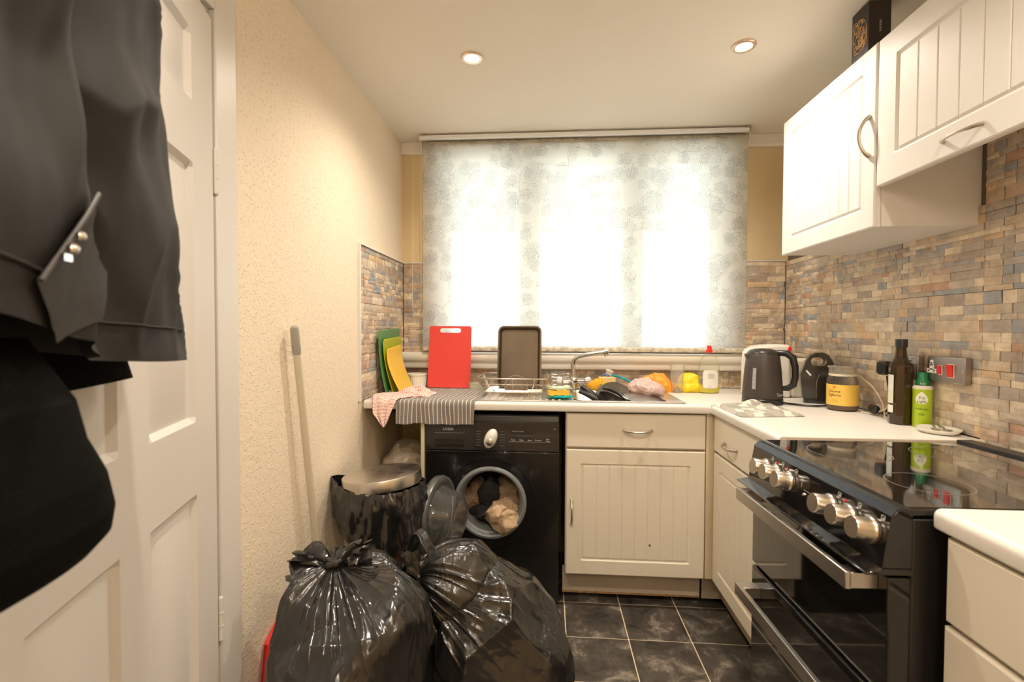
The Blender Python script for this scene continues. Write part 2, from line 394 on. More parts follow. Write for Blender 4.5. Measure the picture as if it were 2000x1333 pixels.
# ---------------------------------------------------------------- split-face stone slips
rs = random.Random(11)
def slip_mesh(k):
    r = random.Random(100+k); nx, nz = 5, 3; V = []; Fc = []
    for i in range(nx):
        for j in range(nz):
            edge = i in (0, nx-1) or j in (0, nz-1)
            V.append((i/(nx-1)-.5, j/(nz-1)-.5, (.70 if edge else .92)+r.uniform(-.10, .16)))
    for i in range(nx-1):
        for j in range(nz-1): a = i*nz+j; Fc.append((a, a+nz, a+nz+1, a+1))
    ring = [i*nz for i in range(nx)] + [(nx-1)*nz+j for j in range(1, nz)] + [i*nz+nz-1 for i in range(nx-2, -1, -1)] + [j for j in range(nz-2, 0, -1)]
    o = len(V); V += [(V[q][0], V[q][1], 0) for q in ring]; L = len(ring)
    for q in range(L): Fc.append((ring[q], o+q, o+(q+1) % L, ring[(q+1) % L]))
    me = bpy.data.meshes.new('stone'); me.from_pydata(V, [], Fc); me.materials.append(STONE_M[0]); return me, V, Fc
SLIPS = [slip_mesh(k) for k in range(10)]
WEIGHTS = [q for _, q in STONE_COLS]
def stone_wall(parent, O, U, Wn, rects, dark=0.0, cap=300, v0=.884, uoff=0.0, tw=.39):
    """rects: (u0,u1,z0,z1) fields of tiling. O origin, U run direction, Wn outward normal"""
    O, U, Wn = Vector(O), Vector(U), Vector(Wn); Zv = Vector((0, 0, 1)); pcs = []
    umin = min(r[0] for r in rects); umax = max(r[1] for r in rects); zmin = min(r[2] for r in rects); zmax = max(r[3] for r in rects)
    k = 0
    zt = v0
    while zt < zmax:
        hs = []
        while sum(hs) < .232-.012: hs.append(rs.choice([.017, .021, .024, .028, .036]))
        f = .2308/sum(hs); hs = [h*f for h in hs]
        ut = uoff - tw*math.ceil((uoff-umin)/tw + 1)
        while ut < umax:
            z = zt+.0006
            for n_, h in enumerate(hs):
                tooth = .016 if n_ % 2 else -.016
                u = ut+tooth+.0012; ue = ut+tw+tooth-.0012
                while u < ue-.001:
                    wd = rs.choice([.028, .04, .05, .062, .075, .095, .12])*rs.uniform(.85, 1.15)*(.7+h*14)
                    if ue-(u+wd) < .025: wd = ue-u
                    for (a0, a1, b0, b1) in rects:
                        c0, c1 = max(u, a0), min(u+wd, a1); d0, d1 = max(z, b0), min(z+h, b1)
                        if c1-c0 > .006 and d1-d0 > .004:
                            pcs.append(((c0+c1)/2, (d0+d1)/2, c1-c0-.0006, d1-d0-.0005, rs.uniform(.0075, .0112)))
                    u += wd
                z += h
            ut += tw
        zt += .232
    def seen(p):
        q = O+U*p[0]+Zv*(p[1])+Wn*.012 - Vector((0, 0, CAM_H)); f = q.dot(_f)
        if f < .1: return 0
        x, y = 1000+F_PX*q.dot(_r)/f, 666.5-F_PX*q.dot(_u)/f
        if not (-20 < x < 2020 and -20 < y < 1353): return 0
        return p[2]*p[3]*abs(q.normalized().dot(Wn))/(f*f)
    pcs.sort(key=seen, reverse=True)
    rest = MB()
    for n_, (u, z, wd, h, d) in enumerate(pcs):
        me, V, Fc = SLIPS[rs.randrange(len(SLIPS))]
        mi = rs.choices(range(len(STONE_M)), WEIGHTS)[0]
        c = O+U*u+Zv*z; X, Y, Zz = U*wd, Zv*h, Wn*d
        if n_ < cap:
            o = bpy.data.objects.new('stone', me); COL.objects.link(o); o.parent = parent
            o.matrix_local = Matrix(((X.x, Y.x, Zz.x, c.x), (X.y, Y.y, Zz.y, c.y), (X.z, Y.z, Zz.z, c.z), (0, 0, 0, 1)))
            sl = o.material_slots[0]; sl.link = 'OBJECT'; sl.material = STONE_M[mi]
        else: rest.add([c+X*a+Y*b_+Zz*e for a, b_, e in V], Fc, mi)
    if rest.v:
        o = rest.build('stone_slips', STONE_M, parent, smooth=0); o['kind'] = 'stuff'
stone_wall(wall_right, (XR+.012, 0, 0), (0, 1, 0), (-1, 0, 0), [(1.525, YB, ZW, ZT), (.25, 1.525, ZW-.03, 1.80)], uoff=1.84)
stone_wall(wall_left, (XL-.012, 0, 0), (0, 1, 0), (1, 0, 0), [(2.071, YB, ZW, ZT)], uoff=2.1)
stone_wall(wall_back, (0, YB+.012, 0), (1, 0, 0), (0, -1, 0), [(XL-.002, -.668, 1.012, ZT), (1.026, XR+.002, 1.012, ZT), (XL-.002, XR+.002, ZW, 1.012)], uoff=.2)
# dark joint bed behind the slips
M_BED = mat('tile_joint', (.16, .12, .085), .9)
b = MB(); b.box(XR+.0112, XR+.0125, .25, YB, ZW-.03, 1.80); struct(b.build('trim_4', M_BED))
b = MB(); b.box(XL-.0125, XL-.0112, 2.071, YB, ZW, ZT); struct(b.build('trim_5', M_BED))
b = MB(); b.box(XL-.01, -.672, YB+.0112, YB+.0125, .9, ZT); b.box(1.03, XR+.01, YB+.0112, YB+.0125, .9, ZT); b.box(-.672, 1.03, YB+.0112, YB+.0125, .9, 1.03); struct(b.build('trim_6', M_BED))

# ---------------------------------------------------------------- window, sill, outside
win = MB(); fy0, fy1 = 2.78, 2.85
px = [(-.563, -.159), (-.046, .423), (.537, .905)]
win.box(WX0, px[0][0], fy0, fy1, WZ0, WZ1); win.box(px[0][1], px[1][0], fy0, fy1, WZ0, WZ1); win.box(px[1][1], px[2][0], fy0, fy1, WZ0, WZ1); win.box(px[2][1], WX1, fy0, fy1, WZ0, WZ1)
for a, c in px:
    win.box(a, c, fy0, fy1, WZ0, 1.135); win.box(a, c, fy0, fy1, 2.165, WZ1)
window_1 = struct(win.build('window_1', M_UPVC, bevel=.004))
M_PANE = clear('window_glass', (.97, .99, .98), .0)
for a, c in px: MB().box(a-.006, c+.006, 2.812, 2.818, 1.129, 2.171).build('pane', M_PANE, window_1)
sill = struct(MB().prism([(YB+.08, 1.100), (YB-.055, 1.100), (YB-.066, 1.095), (YB-.070, 1.082), (YB-.068, 1.062), (YB-.060, 1.050), (YB-.053, 1.046), (YB-.053, 1.018), (YB-.049, 1.012), (YB+.012, 1.012), (YB+.012, 1.05), (YB+.08, 1.06)], 0, XL-.008, 1.09).build('trim_7', M_SILL, bevel=.002))
sky_block = struct(MB().box(-4, 5, 3.0, 5.55, 2.345, 2.52).build('sky_block_slab', mat('sky_block_grey', (.34, .34, .33), .9)))  # unseen slab, placed to hide the sky from the upper panes
ground = struct(MB().box(-30, 30, 3.0, 60, -.4, -.3).build('ground_outside', mat('paving', (.62, .63, .62), .9, var=(2, .1))))

b = MB(); b.box(WX0-.001, WX0+.004, YB+.010, 2.79, WZ0, WZ1); b.box(WX1-.004, WX1+.001, YB+.010, 2.79, WZ0, WZ1); b.box(WX0, WX1, YB+.010, 2.79, WZ1-.004, WZ1+.001)
struct(b.build('trim_8', M_WOODW))  # white recess lining, added so bounced light brightens the blind's sides
# ---------------------------------------------------------------- roller blind
def blind_fabric():
    m = bpy.data.materials.new('floral_blind'); m.use_nodes = True; nt = m.node_tree; nt.nodes.clear(); lk = nt.links.new
    tc = N(nt, 'ShaderNodeTexCoord'); sp = N(nt, 'ShaderNodeSeparateXYZ'); lk(tc.outputs['Object'], sp.inputs[0])
    co = N(nt, 'ShaderNodeCombineXYZ'); lk(sp.outputs[0], co.inputs[0]); lk(sp.outputs[2], co.inputs[1])
    def math_(op, a, b=None, c=None):
        n = N(nt, 'ShaderNodeMath', operation=op)
        for k, q in enumerate((a, b, c)):
            if q is None: continue
            if isinstance(q, (int, float)): n.inputs[k].default_value = q
            else: lk(q, n.inputs[k])
        return n.outputs[0]
    total = None
    wob = N(nt, 'ShaderNodeTexNoise'); wob.inputs['Scale'].default_value = 34; wob.inputs['Detail'].default_value = 2; lk(co.outputs[0], wob.inputs['Vector'])
    for scale, rad, rings, pet, strength, seed in ((6.5, .055, 95.0, 7.0, .75, 0.0), (11.0, .026, 150.0, 5.0, .9, 3.7), (9.0, .020, 170.0, 3.0, .8, 8.1)):
        of = N(nt, 'ShaderNodeVectorMath', operation='ADD'); of.inputs[1].default_value = (seed, seed*1.7, 0); lk(co.outputs[0], of.inputs[0])
        v = N(nt, 'ShaderNodeTexVoronoi', voronoi_dimensions='2D'); v.inputs['Scale'].default_value = scale; v.inputs['Randomness'].default_value = .85; lk(of.outputs[0], v.inputs['Vector'])
        df = N(nt, 'ShaderNodeVectorMath', operation='SUBTRACT'); lk(of.outputs[0], df.inputs[0]); lk(v.outputs['Position'], df.inputs[1])
        s2 = N(nt, 'ShaderNodeSeparateXYZ'); lk(df.outputs[0], s2.inputs[0])
        r = N(nt, 'ShaderNodeVectorMath', operation='LENGTH'); lk(df.outputs[0], r.inputs[0]); r = r.outputs['Value']
        th = math_('ARCTAN2', s2.outputs[1], s2.outputs[0])
        rw = math_('MULTIPLY_ADD', wob.outputs[0], .034, r)
        ring = math_('FLOOR', math_('MULTIPLY', rw, rings*.55))
        pe = math_('ABSOLUTE', math_('SINE', math_('ADD', math_('MULTIPLY', th, pet*.5), math_('MULTIPLY', ring, 1.9))))
        ph = math_('ADD', math_('MULTIPLY', rw, rings), math_('MULTIPLY', pe, 1.3))
        ln = math_('LESS_THAN', math_('ABSOLUTE', math_('SUBTRACT', math_('FRACT', ph), .5)), .16)
        mask = math_('LESS_THAN', math_('ADD', r, math_('MULTIPLY', pe, -.012)), rad)
        sc = N(nt, 'ShaderNodeSeparateColor'); lk(v.outputs['Color'], sc.inputs[0])
        on = math_('GREATER_THAN', sc.outputs[0], .28)
        t = math_('MULTIPLY', math_('MULTIPLY', ln, mask), math_('MULTIPLY', on, strength))
        core = math_('MULTIPLY', math_('LESS_THAN', rw, rad*.34), math_('MULTIPLY', on, .35))
        t = math_('MAXIMUM', t, core)
        total = t if total is None else math_('MAXIMUM', total, t)
    # stems and leaf outlines
    st = N(nt, 'ShaderNodeTexVoronoi', voronoi_dimensions='2D', feature='DISTANCE_TO_EDGE'); st.inputs['Scale'].default_value = 15; lk(co.outputs[0], st.inputs['Vector'])
    n2 = N(nt, 'ShaderNodeTexNoise'); n2.inputs['Scale'].default_value = 7; lk(co.outputs[0], n2.inputs['Vector'])
    stem = math_('MULTIPLY', math_('LESS_THAN', st.outputs['Distance'], .035), math_('GREATER_THAN', n2.outputs[0], .55))
    total = math_('MAXIMUM', total, math_('MULTIPLY', stem, .4))
    ink = math_('MULTIPLY', total, .62)
    cm = N(nt, 'ShaderNodeMixRGB'); cm.inputs[1].default_value = (.80, .77, .68, 1); cm.inputs[2].default_value = (.16, .16, .15, 1); lk(ink, cm.inputs[0])
    ct = N(nt, 'ShaderNodeMixRGB'); ct.inputs[1].default_value = (.83, .81, .74, 1); ct.inputs[2].default_value = (.20, .21, .21, 1); lk(ink, ct.inputs[0])
    d = N(nt, 'ShaderNodeBsdfDiffuse'); lk(cm.outputs[0], d.inputs[0]); tr = N(nt, 'ShaderNodeBsdfTranslucent'); lk(ct.outputs[0], tr.inputs[0])
    m1 = N(nt, 'ShaderNodeMixShader'); m1.inputs[0].default_value = .74; lk(d.outputs[0], m1.inputs[1]); lk(tr.outputs[0], m1.inputs[2])
    tp = N(nt, 'ShaderNodeBsdfTransparent'); m2 = N(nt, 'ShaderNodeMixShader'); m2.inputs[0].default_value = .085; lk(m1.outputs[0], m2.inputs[1]); lk(tp.outputs[0], m2.inputs[2])
    o = N(nt, 'ShaderNodeOutputMaterial'); lk(m2.outputs[0], o.inputs[0]); return m
M_BLIND = blind_fabric()
BX0, BX1, BY = -.690, 1.047, 2.632
blind = thing('roller_blind', 'white roller blind with grey line-drawn flowers covering the window', 'blind', (.18, BY, 1.11))
fb = MB(); zz = [1.128]+list(np.linspace(1.2, 2.25, 12)); fb.grid(np.array([[(x, BY+.0015*math.sin(x*5+z*3), z) for z in zz] for x in np.linspace(BX0, BX1, 16)])); fb.build('fabric', M_BLIND, blind)
M_BLINDOP = mat('floral_hem', (.62, .56, .44), .8, var=(45, .35))
MB().prism(round_poly(.016, .026, .0075, 4, BY, 1.122), 0, BX0+.002, BX1-.002).build('bottom_bar', M_BLINDOP, blind)
MB().cyl((BX0-.004, BY+.030, 2.248), (BX1+.004, BY+.030, 2.248), .024, n=24).build('roller_tube', M_BLINDOP, blind)
for x in (BX0-.012, BX1+.006):
    MB().prism([(BY-.004, 2.27), (BY+.06, 2.27), (BY+.06, 2.222), (BY+.035, 2.212), (BY+.01, 2.222), (BY-.004, 2.245)], 0, x, x+.006).build('bracket', M_WHITEP, blind, bevel=.001)
ch = [(-.741, BY-.004, 2.235)] + [(-.741-.006*t, BY-.004, 2.235-.87*t) for t in (.3, .6, .9, 1)] + [(-.742, BY-.004, 1.335), (-.733, BY-.004, 1.322), (-.722, BY-.004, 1.318), (-.711, BY-.004, 1.323), (-.703, BY-.004, 1.336), (-.699, BY-.004, 1.37)] + [(-.699+.002*t, BY-.004, 1.37+.865*t) for t in (.3, .6, 1)]
cb = MB().tube(ch, .0011, 5)
L = [Vector(p) for p in ch]
for a, c in zip(L[:-1], L[1:]):
    n_ = max(1, int((c-a).length/.008))
    for k in range(n_): q = a.lerp(c, k/n_); cb.ball(q, .0021, n=6)
cb.build('bead_chain', mat('ivory_bead', (.85, .76, .6), .4), blind)

track = thing('curtain_track', 'white curtain track fixed along the ceiling above the blind', 'curtain track', (.17, 2.598, ZC))
MB().prism([(2.585, 2.279), (2.611, 2.279), (2.611, 2.262), (2.604, 2.258), (2.592, 2.258), (2.585, 2.262)], 0, -.70, 1.035).build('rail', M_UPVC, track, bevel=.003)
for x in (-.685, .165, 1.03):
    b = MB(); b.box(x-.012, x+.012, 2.588, 2.608, 2.272, ZC-.0005); b.cyl((x-.006, 2.584, 2.274), (x-.006, 2.584, 2.286), .004, n=8); b.cyl((x+.007, 2.584, 2.276), (x+.007, 2.584, 2.287), .003, n=8)
    b.build('bracket', M_NICKEL, track)

# ---------------------------------------------------------------- ceiling downlights
M_LENS = emis('lamp_lens', (1, .95, .86), 14)
M_RIM = mat('downlight_rim', (.80, .62, .48), .22, .6)
def downlight(x, y, label):
    t = thing('downlight', label, 'ceiling light', (x, y, ZC), group='ceiling downlights')
    b = MB(); b.lathe([(.043, 0), (.043, -.004), (.040, -.007), (.031, -.0075), (.028, -.004), (.028, .0)], 40); b.build('rim', M_RIM, t, local=True)
    b = MB(); b.lathe([(0, -.0035), (.027, -.0035)], 32); b.build('lens', M_LENS, t, local=True)
    ld = bpy.data.lights.new('lamp', 'SPOT'); ld.energy = LAMP_W; ld.color = LAMP_COL; ld.spot_size = math.radians(150); ld.spot_blend = .9; ld.shadow_soft_size = .027
    lo = bpy.data.objects.new('lamp', ld); COL.objects.link(lo); lo.parent = t; lo.location = (0, 0, -.012)
    return t
downlight(-.297, 1.879, 'round recessed downlight glowing in the ceiling, left of the two')
downlight(.722, 1.869, 'round recessed downlight glowing in the ceiling, nearer the wall cupboards')
for x, y, s in ((-.297, .55, 'left'), (.722, .55, 'right')): downlight(x, y, 'round recessed downlight above and out of view, on the %s' % s)
gb = thing('fill_globe', 'unseen opal globe added on the ceiling behind the viewer as fill light', 'ceiling light', (.22, -.72, ZC))  # unseen lamp, added for soft fill on the front faces
b = MB(); b.lathe([(.075, 0), (.075, -.018), (.06, -.022), (0, -.022)], 40); b.build('base', M_WOODW, gb, local=True)
b = MB(); b.ball((0, 0, -.105), .10, n=32); b.build('globe', emis('fill_globe_glow', (1, .9, .76), 5), gb, local=True)
ld = bpy.data.lights.new('lamp', 'POINT'); ld.energy = FILL_W; ld.color = LAMP_COL; ld.shadow_soft_size = .12
lo = bpy.data.objects.new('lamp', ld); COL.objects.link(lo); lo.parent = gb; lo.location = (0, 0, -.34)
# ---------------------------------------------------------------- base units along the back wall
YF = 2.119
su = thing('base_cabinet', 'cream sink base cabinet with one drawer front over a grooved door', 'cabinet', (.385, 2.4, 0))
MB().box(.084, .10, 2.139, 2.70, .148, .871).box(.672, .69, 2.139, 2.70, .148, .871).box(.10, .672, 2.139, 2.70, .148, .164).box(.10, .672, 2.69, 2.70, .164, .871).box(.10, .672, 2.139, 2.155, .705, .72).build('carcass', M_CARC, su)
X_, Z_, OUTY = (1, 0, 0), (0, 0, 1), (0, -1, 0)
d = door_relief(.596, .150, .019, 0, 0, (.088, YF+.019, .714), X_, OUTY, flat=True).build('drawer_front', M_CAB, su, smooth=9)
bow_handle((.335, YF, .793), (.455, YF, .793), (0, -1, -.15)).build('handle', M_NICKEL, d)
d = door_relief(.596, .556, .019, .062, 7, (.088, YF+.019, .148), X_, OUTY).build('door', M_CAB, su, smooth=9)
bow_handle((.1115, YF, .372), (.1115, YF, .480), (0, -1, 0)).build('handle', M_NICKEL, d)
MB().cyl((.452, YF-.0002, .288), (.452, YF+.004, .288), .004, n=10).build('screw_hole', M_PRINTD, d)

# corner post and right-hand base unit
ru = thing('base_cabinet', 'cream corner base cabinet beside the cooker, seen edge-on', 'cabinet', (1.0, 1.81, 0))
MB().box(.737, 1.27, 1.508, 1.524, .148, .871).box(.737, 1.27, 2.10, 2.116, .148, .871).box(.737, 1.27, 1.524, 2.10, .148, .164).box(1.26, 1.27, 1.524, 2.10, .164, .871).build('carcass', M_CARC, ru)
MB().box(.688, .73, 2.122, 2.16, .148, .871).build('corner_post', mat('corner_fillet', (.74, .62, .42), .45), ru, bevel=.002)
OUTX = (-1, 0, 0); YR = (0, -1, 0)
d = door_relief(.590, .150, .019, 0, 0, (.717+.019, 2.114, .714), YR, OUTX, flat=True).build('drawer_front', M_CAB, ru, smooth=9)
bow_handle((.717, 1.98, .775), (.717, 1.86, .775), (-1, 0, -.15)).build('handle', M_NICKEL, d)
d = door_relief(.590, .556, .019, .062, 7, (.717+.019, 2.114, .148), YR, OUTX).build('door', M_CAB, ru, smooth=9)

# plinths with a bare chipboard edge
pl = thing('plinth', 'scuffed cream plinth board under the sink cabinet', 'plinth', (.39, 2.2, 0))
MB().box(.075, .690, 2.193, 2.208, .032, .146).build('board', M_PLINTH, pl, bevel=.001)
rr = random.Random(3); b = MB()
P = [(.075+.615*i/40, .033+.003*rr.random()) for i in range(41)]
b.prism([(.075, .026)]+P[::1]+[(.690, .026)], 1, 2.1920, 2.1945); b.build('chipped_edge', mat('raw_chipboard', (.36, .20, .09), .8, var=(80, .3)), pl)
MB().prism([(.215, .147), (.272, .147), (.225, .120)], 1, 2.188, 2.1925).build('torn_patch', M_DARK, pl)
pl2 = thing('plinth', 'short cream plinth return in the corner by the oven', 'plinth', (.8, 2.1, 0))
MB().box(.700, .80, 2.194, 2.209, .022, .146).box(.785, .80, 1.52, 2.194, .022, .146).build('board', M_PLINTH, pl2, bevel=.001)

# ---------------------------------------------------------------- worktops
def edge_prof(f, back, z0=.872, z1=ZW):     # rounded front edge, in (depth, z)
    r = .014; s = 1 if back > f else -1
    P = [(f+s*(r-r*math.cos(math.radians(a))), z1-r+r*math.sin(math.radians(a))) for a in range(0, 91, 15)]
    Q = [(f+s*(.006-.006*math.cos(math.radians(a))), z0+.006-.006*math.sin(math.radians(a))) for a in range(90, -1, -30)]
    return Q + P + [(back, z1), (back, z0)]
SX0, SX1, SY0, SY1 = -.31, .600, 2.128, 2.612                # sink plate
HXa, HXb, HYa, HYb = .12, .53, 2.165, 2.53                    # bowl cut-out
wt = thing('worktop', 'cream laminate worktop along the window wall, holding the sink', 'worktop', (.2, 2.4, ZW))
b = MB(); b.prism(edge_prof(YW, HYa), 0, XL, .70)
b.box(XL, HXa, HYa, YB, .872, ZW); b.box(HXb, XR, HYa, YB, .872, ZW); b.box(HXa, HXb, HYb, YB, .872, ZW); b.box(.70, XR, YW+.003, HYa, .872, ZW)
b.build('slab', M_WTOP, wt, smooth=50)
wt2 = thing('worktop', 'short cream worktop on the right wall, between corner and cooker', 'worktop', (1, 1.8, ZW))
b = MB(); b.prism(edge_prof(XW, XR), 1, 1.502, YW+.0022); b.build('slab', M_WTOP, wt2, smooth=50)
MB().box(.700, XR, YW+.0018, YW+.0032, .873, ZW+.0006).build('joint_strip', M_STEELD, wt2)
MB().box(.72, XR, 1.4995, 1.502, .874, ZW-.001).build('end_strip', mat('end_trim', (.72, .62, .5), .4), wt2)
wt3 = thing('worktop', 'cream worktop end in the near right corner, before the cooker', 'worktop', (1, .6, ZW))
b = MB(); P = edge_prof(XW+.002, XR); b.prism(P, 1, .30, .922); b.build('slab', M_WTOP, wt3, smooth=50, bevel=.004, seg=2)

# near right drawer unit
nu = thing('drawer_unit', 'cream drawer cabinet in the near right corner, plain fronts', 'cabinet', (1, .6, 0))
MB().box(.735, 1.27, .31, .905, .148, .868).build('carcass', M_CARC, nu, bevel=.002)
door_relief(.585, .150, .019, 0, 0, (.711+.019, .902, .714), YR, OUTX, flat=True).build('drawer_front', M_CAB, nu, smooth=9)
door_relief(.585, .556, .019, .06, 6, (.711+.019, .904, .148), YR, OUTX).build('door', M_CAB, nu, smooth=9)
MB().box(.78, .80, .31, .905, .01, .147).build('plinth_board', M_PLINTH, nu)

# ---------------------------------------------------------------- wall cupboards
UX = .991
u1 = thing('wall_cupboard', 'white wall cupboard with a grooved door, at the window end', 'wall cupboard', (1.1, 1.84, 1.55))
MB().box(UX+.020, XR+.011, 1.548, 1.566, 1.549, 2.104).box(UX+.020, XR+.011, 2.113, 2.131, 1.549, 2.104).box(UX+.020, XR+.011, 1.566, 2.113, 1.549, 1.566).box(UX+.020, XR+.011, 1.566, 2.113, 2.088, 2.104).box(XR, XR+.011, 1.566, 2.113, 1.566, 2.088).build('carcass', M_WCAB, u1)
d = door_relief(.578, .556, .019, .062, 7, (UX+.019, 2.131, 1.5485), YR, OUTX).build('door', M_WCAB, u1, smooth=9)
bow_handle((UX, 1.580, 1.772), (UX, 1.580, 1.892), (-1, 0, 0), d=.032, r=.0055).build('handle', M_NICKEL, d)
u2 = thing('wall_cupboard', 'white wide shallow bridging cupboard high above the cooker', 'wall cupboard', (1.1, 1.2, 1.66))
MB().box(UX+.020, XR+.011, .90, 1.545, 1.790, 2.104).build('carcass', M_WCAB, u2, bevel=.002)
d = door_relief(.640, .437, .019, .075, 6, (UX+.019, 1.546, 1.666), YR, OUTX).build('door', M_WCAB, u2, smooth=9)
bow_handle((UX, 1.297, 1.707), (UX, 1.186, 1.707), (-1, 0, -.2), d=.03, r=.00425).build('handle', M_NICKEL, d)
bx = thing('gift_box', 'tall black gift box with gold ornament standing on the cupboard', 'box', (1.045, 1.68, 2.104))
MB().box(1.017, 1.085, 1.637, 1.722, 2.1045, 2.284).build('carton', mat('black_card', (.03, .022, .018), .45), bx, bevel=.001)
gold = mat('gold_foil', (.72, .45, .24), .35, .9); b = MB(); r_ = random.Random(4)
for k in range(30):
    cy, cz = 1.680+r_.uniform(-.026, .026), 2.195+r_.uniform(-.040, .045); rad = r_.uniform(.006, .016); a0 = r_.uniform(0, 6)
    b.tube([(1.0166, cy+rad*(1-.5*t)*math.cos(a0+4.6*t), cz+1.4*rad*(1-.5*t)*math.sin(a0+4.6*t)) for t in np.linspace(0, 1, 14)], .0009, 5)
b.tube([(1.0166, 1.68+.034*math.cos(t), 2.196+.052*math.sin(t)) for t in np.linspace(0, 2*math.pi, 40, endpoint=False)], .0008, 5, closed=True)
b.build('gold_ornament', gold, bx)
lettering('TRUE RYE', .0085, (1.052, 1.6366, 2.205), (0, 0, -1), (1, 0, 0), M_PRINTW, bx)

# ---------------------------------------------------------------- cooker, turned a little
ck = thing('cooker', 'black double oven cooker with steel knobs and a glass hob', 'cooker', (.620, .929, 0), rz=.031)
def C(b, name, m, parent=ck, **k): return b.build(name, m, parent, local=True, **k)
W_ = .553
C(MB().box(.055, .60, .0, W_, .03, .884), 'body', M_BLACK, bevel=.003)
C(MB().prism([(.000, .783), (.017, .887), (.030, .900), (.055, .900), (.055, .783)], 1, 0, W_), 'control_panel', M_BLACKG, bevel=.0012)
fz = lambda z: .017*(z-.783)/.104
C(MB().prism([(.0165, .8885), (.029, .9012), (.045, .9012), (.045, .8995), (.030, .8990), (.0178, .8868)], 1, .002, W_-.002), 'bevel_trim', mat('blue_black_enamel', (.05, .055, .07), .22, .7))
hob = C(MB().box(.045, .640, -.001, W_+.001, .8885, .9045), 'hob', M_BLACKG, bevel=.004, seg=3)
C(MB().box(.048, .640, .005, W_-.005, .9045, .9052), 'hob_glass', mat('hob_glass_black', (.006, .006, .006), .045, coat=1.0), hob)
M_RING = mat('hob_print', (.16, .15, .14), .3)
for cx, cy, r in ((.20, .15, .075), (.20, .41, .095), (.45, .15, .095), (.45, .41, .075)):
    b = MB(); b.lathe([(r-.0012, 0), (r+.0012, 0), (r+.0012, .0003), (r-.0012, .0003), (r-.0012, 0)], 48, (cx, cy, .9052)); C(b, 'cooking_zone', M_RING, hob)
C(MB().box(.60, .645, .0, W_, .893, .912), 'rear_upstand', M_BLACK, bevel=.002)
C(MB().prism([(-.030, .7795), (-.030, .7835), (.004, .7905), (.055, .7905), (.055, .7795)], 1, -.004, W_+.004), 'drip_lip', M_BLACKG, bevel=.001)
def oven_door(z0, z1, hz):
    d = C(MB().box(.016, .056, .003, W_-.003, z0, z1), 'oven_door', M_BLACKG, bevel=.002)
    C(MB().box(.0148, .0165, .006, W_-.006, z0+.006, z1-.004), 'door_glass', mat('oven_glass', (.008, .007, .006), .03, coat=1.0), d)
    b = MB(); b.box(-.046, -.034, .028, W_-.028, hz-.017, hz+.017)
    for y in (.028, W_-.062): b.box(-.040, .0150, y, y+.034, hz-.0155, hz+.0155)
    C(b, 'handle', mat('handle_steel', (.62, .59, .55), .33, 1.0, bump=(50, .05, .001), stretch=(30, 1, 30)), d, bevel=.0015)
oven_door(.540, .772, .752); oven_door(.105, .528, .470)
C(MB().box(.045, .50, .004, W_-.004, .0, .10), 'base', M_BLACKM)
C(MB().box(.03, .056, .003, W_-.003, .530, .5385), 'vent_strip', M_BLACKM)
M_KNOB = mat('knob_steel', (.66, .60, .52), .30, 1.0, bump=(120, .04, .001))
M_KFACE = mat('knob_face', (.62, .57, .50), .25, 1.0)
kn = None
nrm = Vector((-.987, 0, .161))
for y in (1.376, 1.321, 1.257, 1.088, 1.024, .959):
    ly = (y-.932)+.013; z = .846
    if kn is None:
        b = MB(); b.lathe([(.0255, 0), (.0255, .006), (.0235, .0085), (.0228, .0115), (.0215, .020), (.0215, .0375), (.020, .0405), (0, .0405)], 36, (0, 0, 0), nrm)
        kn = C(b, 'knob', M_KNOB, ck, smooth=30); ko = kn
    else:
        ko = bpy.data.objects.new('knob', kn.data); COL.objects.link(ko); ko.parent = ck
    ko.location = (fz(z)-.001, ly, z)
M_PRT = mat('panel_print', (.45, .43, .40), .5)
for y, ch_ in ((1.376, 'o'), (1.321, 'o'), (1.257, 'o'), (1.088, 'G'), (1.024, 'o'), (.959, 'o')):
    ly = (y-.932)-.008; z = .878
    b = MB(); q = Vector((fz(z)-.0006, ly, z)); up = Vector((.161, 0, .987)); rt = Vector((0, -1, 0))
    for sx, sz, w_, h_ in ((0, .0045, .0045, .0006), (0, -.0045, .0045, .0006), (.0045, 0, .0006, .0045), (-.0045, 0, .0006, .0045)):
        b.obox(q+rt*sx+up*sz, rt, up, nrm, w_, h_, .0002)
    b.obox(q+rt*.001-up*.001, rt, up, nrm, .002, .002, .0002); C(b, 'zone_symbol', M_PRT)
for y, c_ in ((1.345, 0), (1.290, 0), (1.06, 1)):
    b = MB(); b.lathe([(0, .002), (.003, .0015), (.004, 0)], 14, (fz(.872)-.0005, y-.932, .872), nrm); C(b, 'indicator_light', mat('red_lens', (.55, .02, .04), .25), ck)
C(MB().obox((fz(.862)-.0004, .252, .862), (0, 1, 0), (.161, 0, .987), nrm, .030, .013, .0008), 'display', mat('display_glass', (.02, .012, .01), .08))
b = MB(); b.obox((fz(.846)-.0006, .248, .846), (0, 1, 0), (.161, 0, .987), nrm, .026, .0006, .0003); b.obox((fz(.862)-.0012, .285, .862), (0, 1, 0), (.161, 0, .987), nrm, .0006, .013, .0003); C(b, 'display_frame', M_PRT)
for y in (.268, .246, .224):
    b = MB(); b.lathe([(0, .005), (.0035, .0042), (.0048, 0)], 16, (fz(.836)-.0005, y, .836), nrm); C(b, 'push_button', M_KFACE)

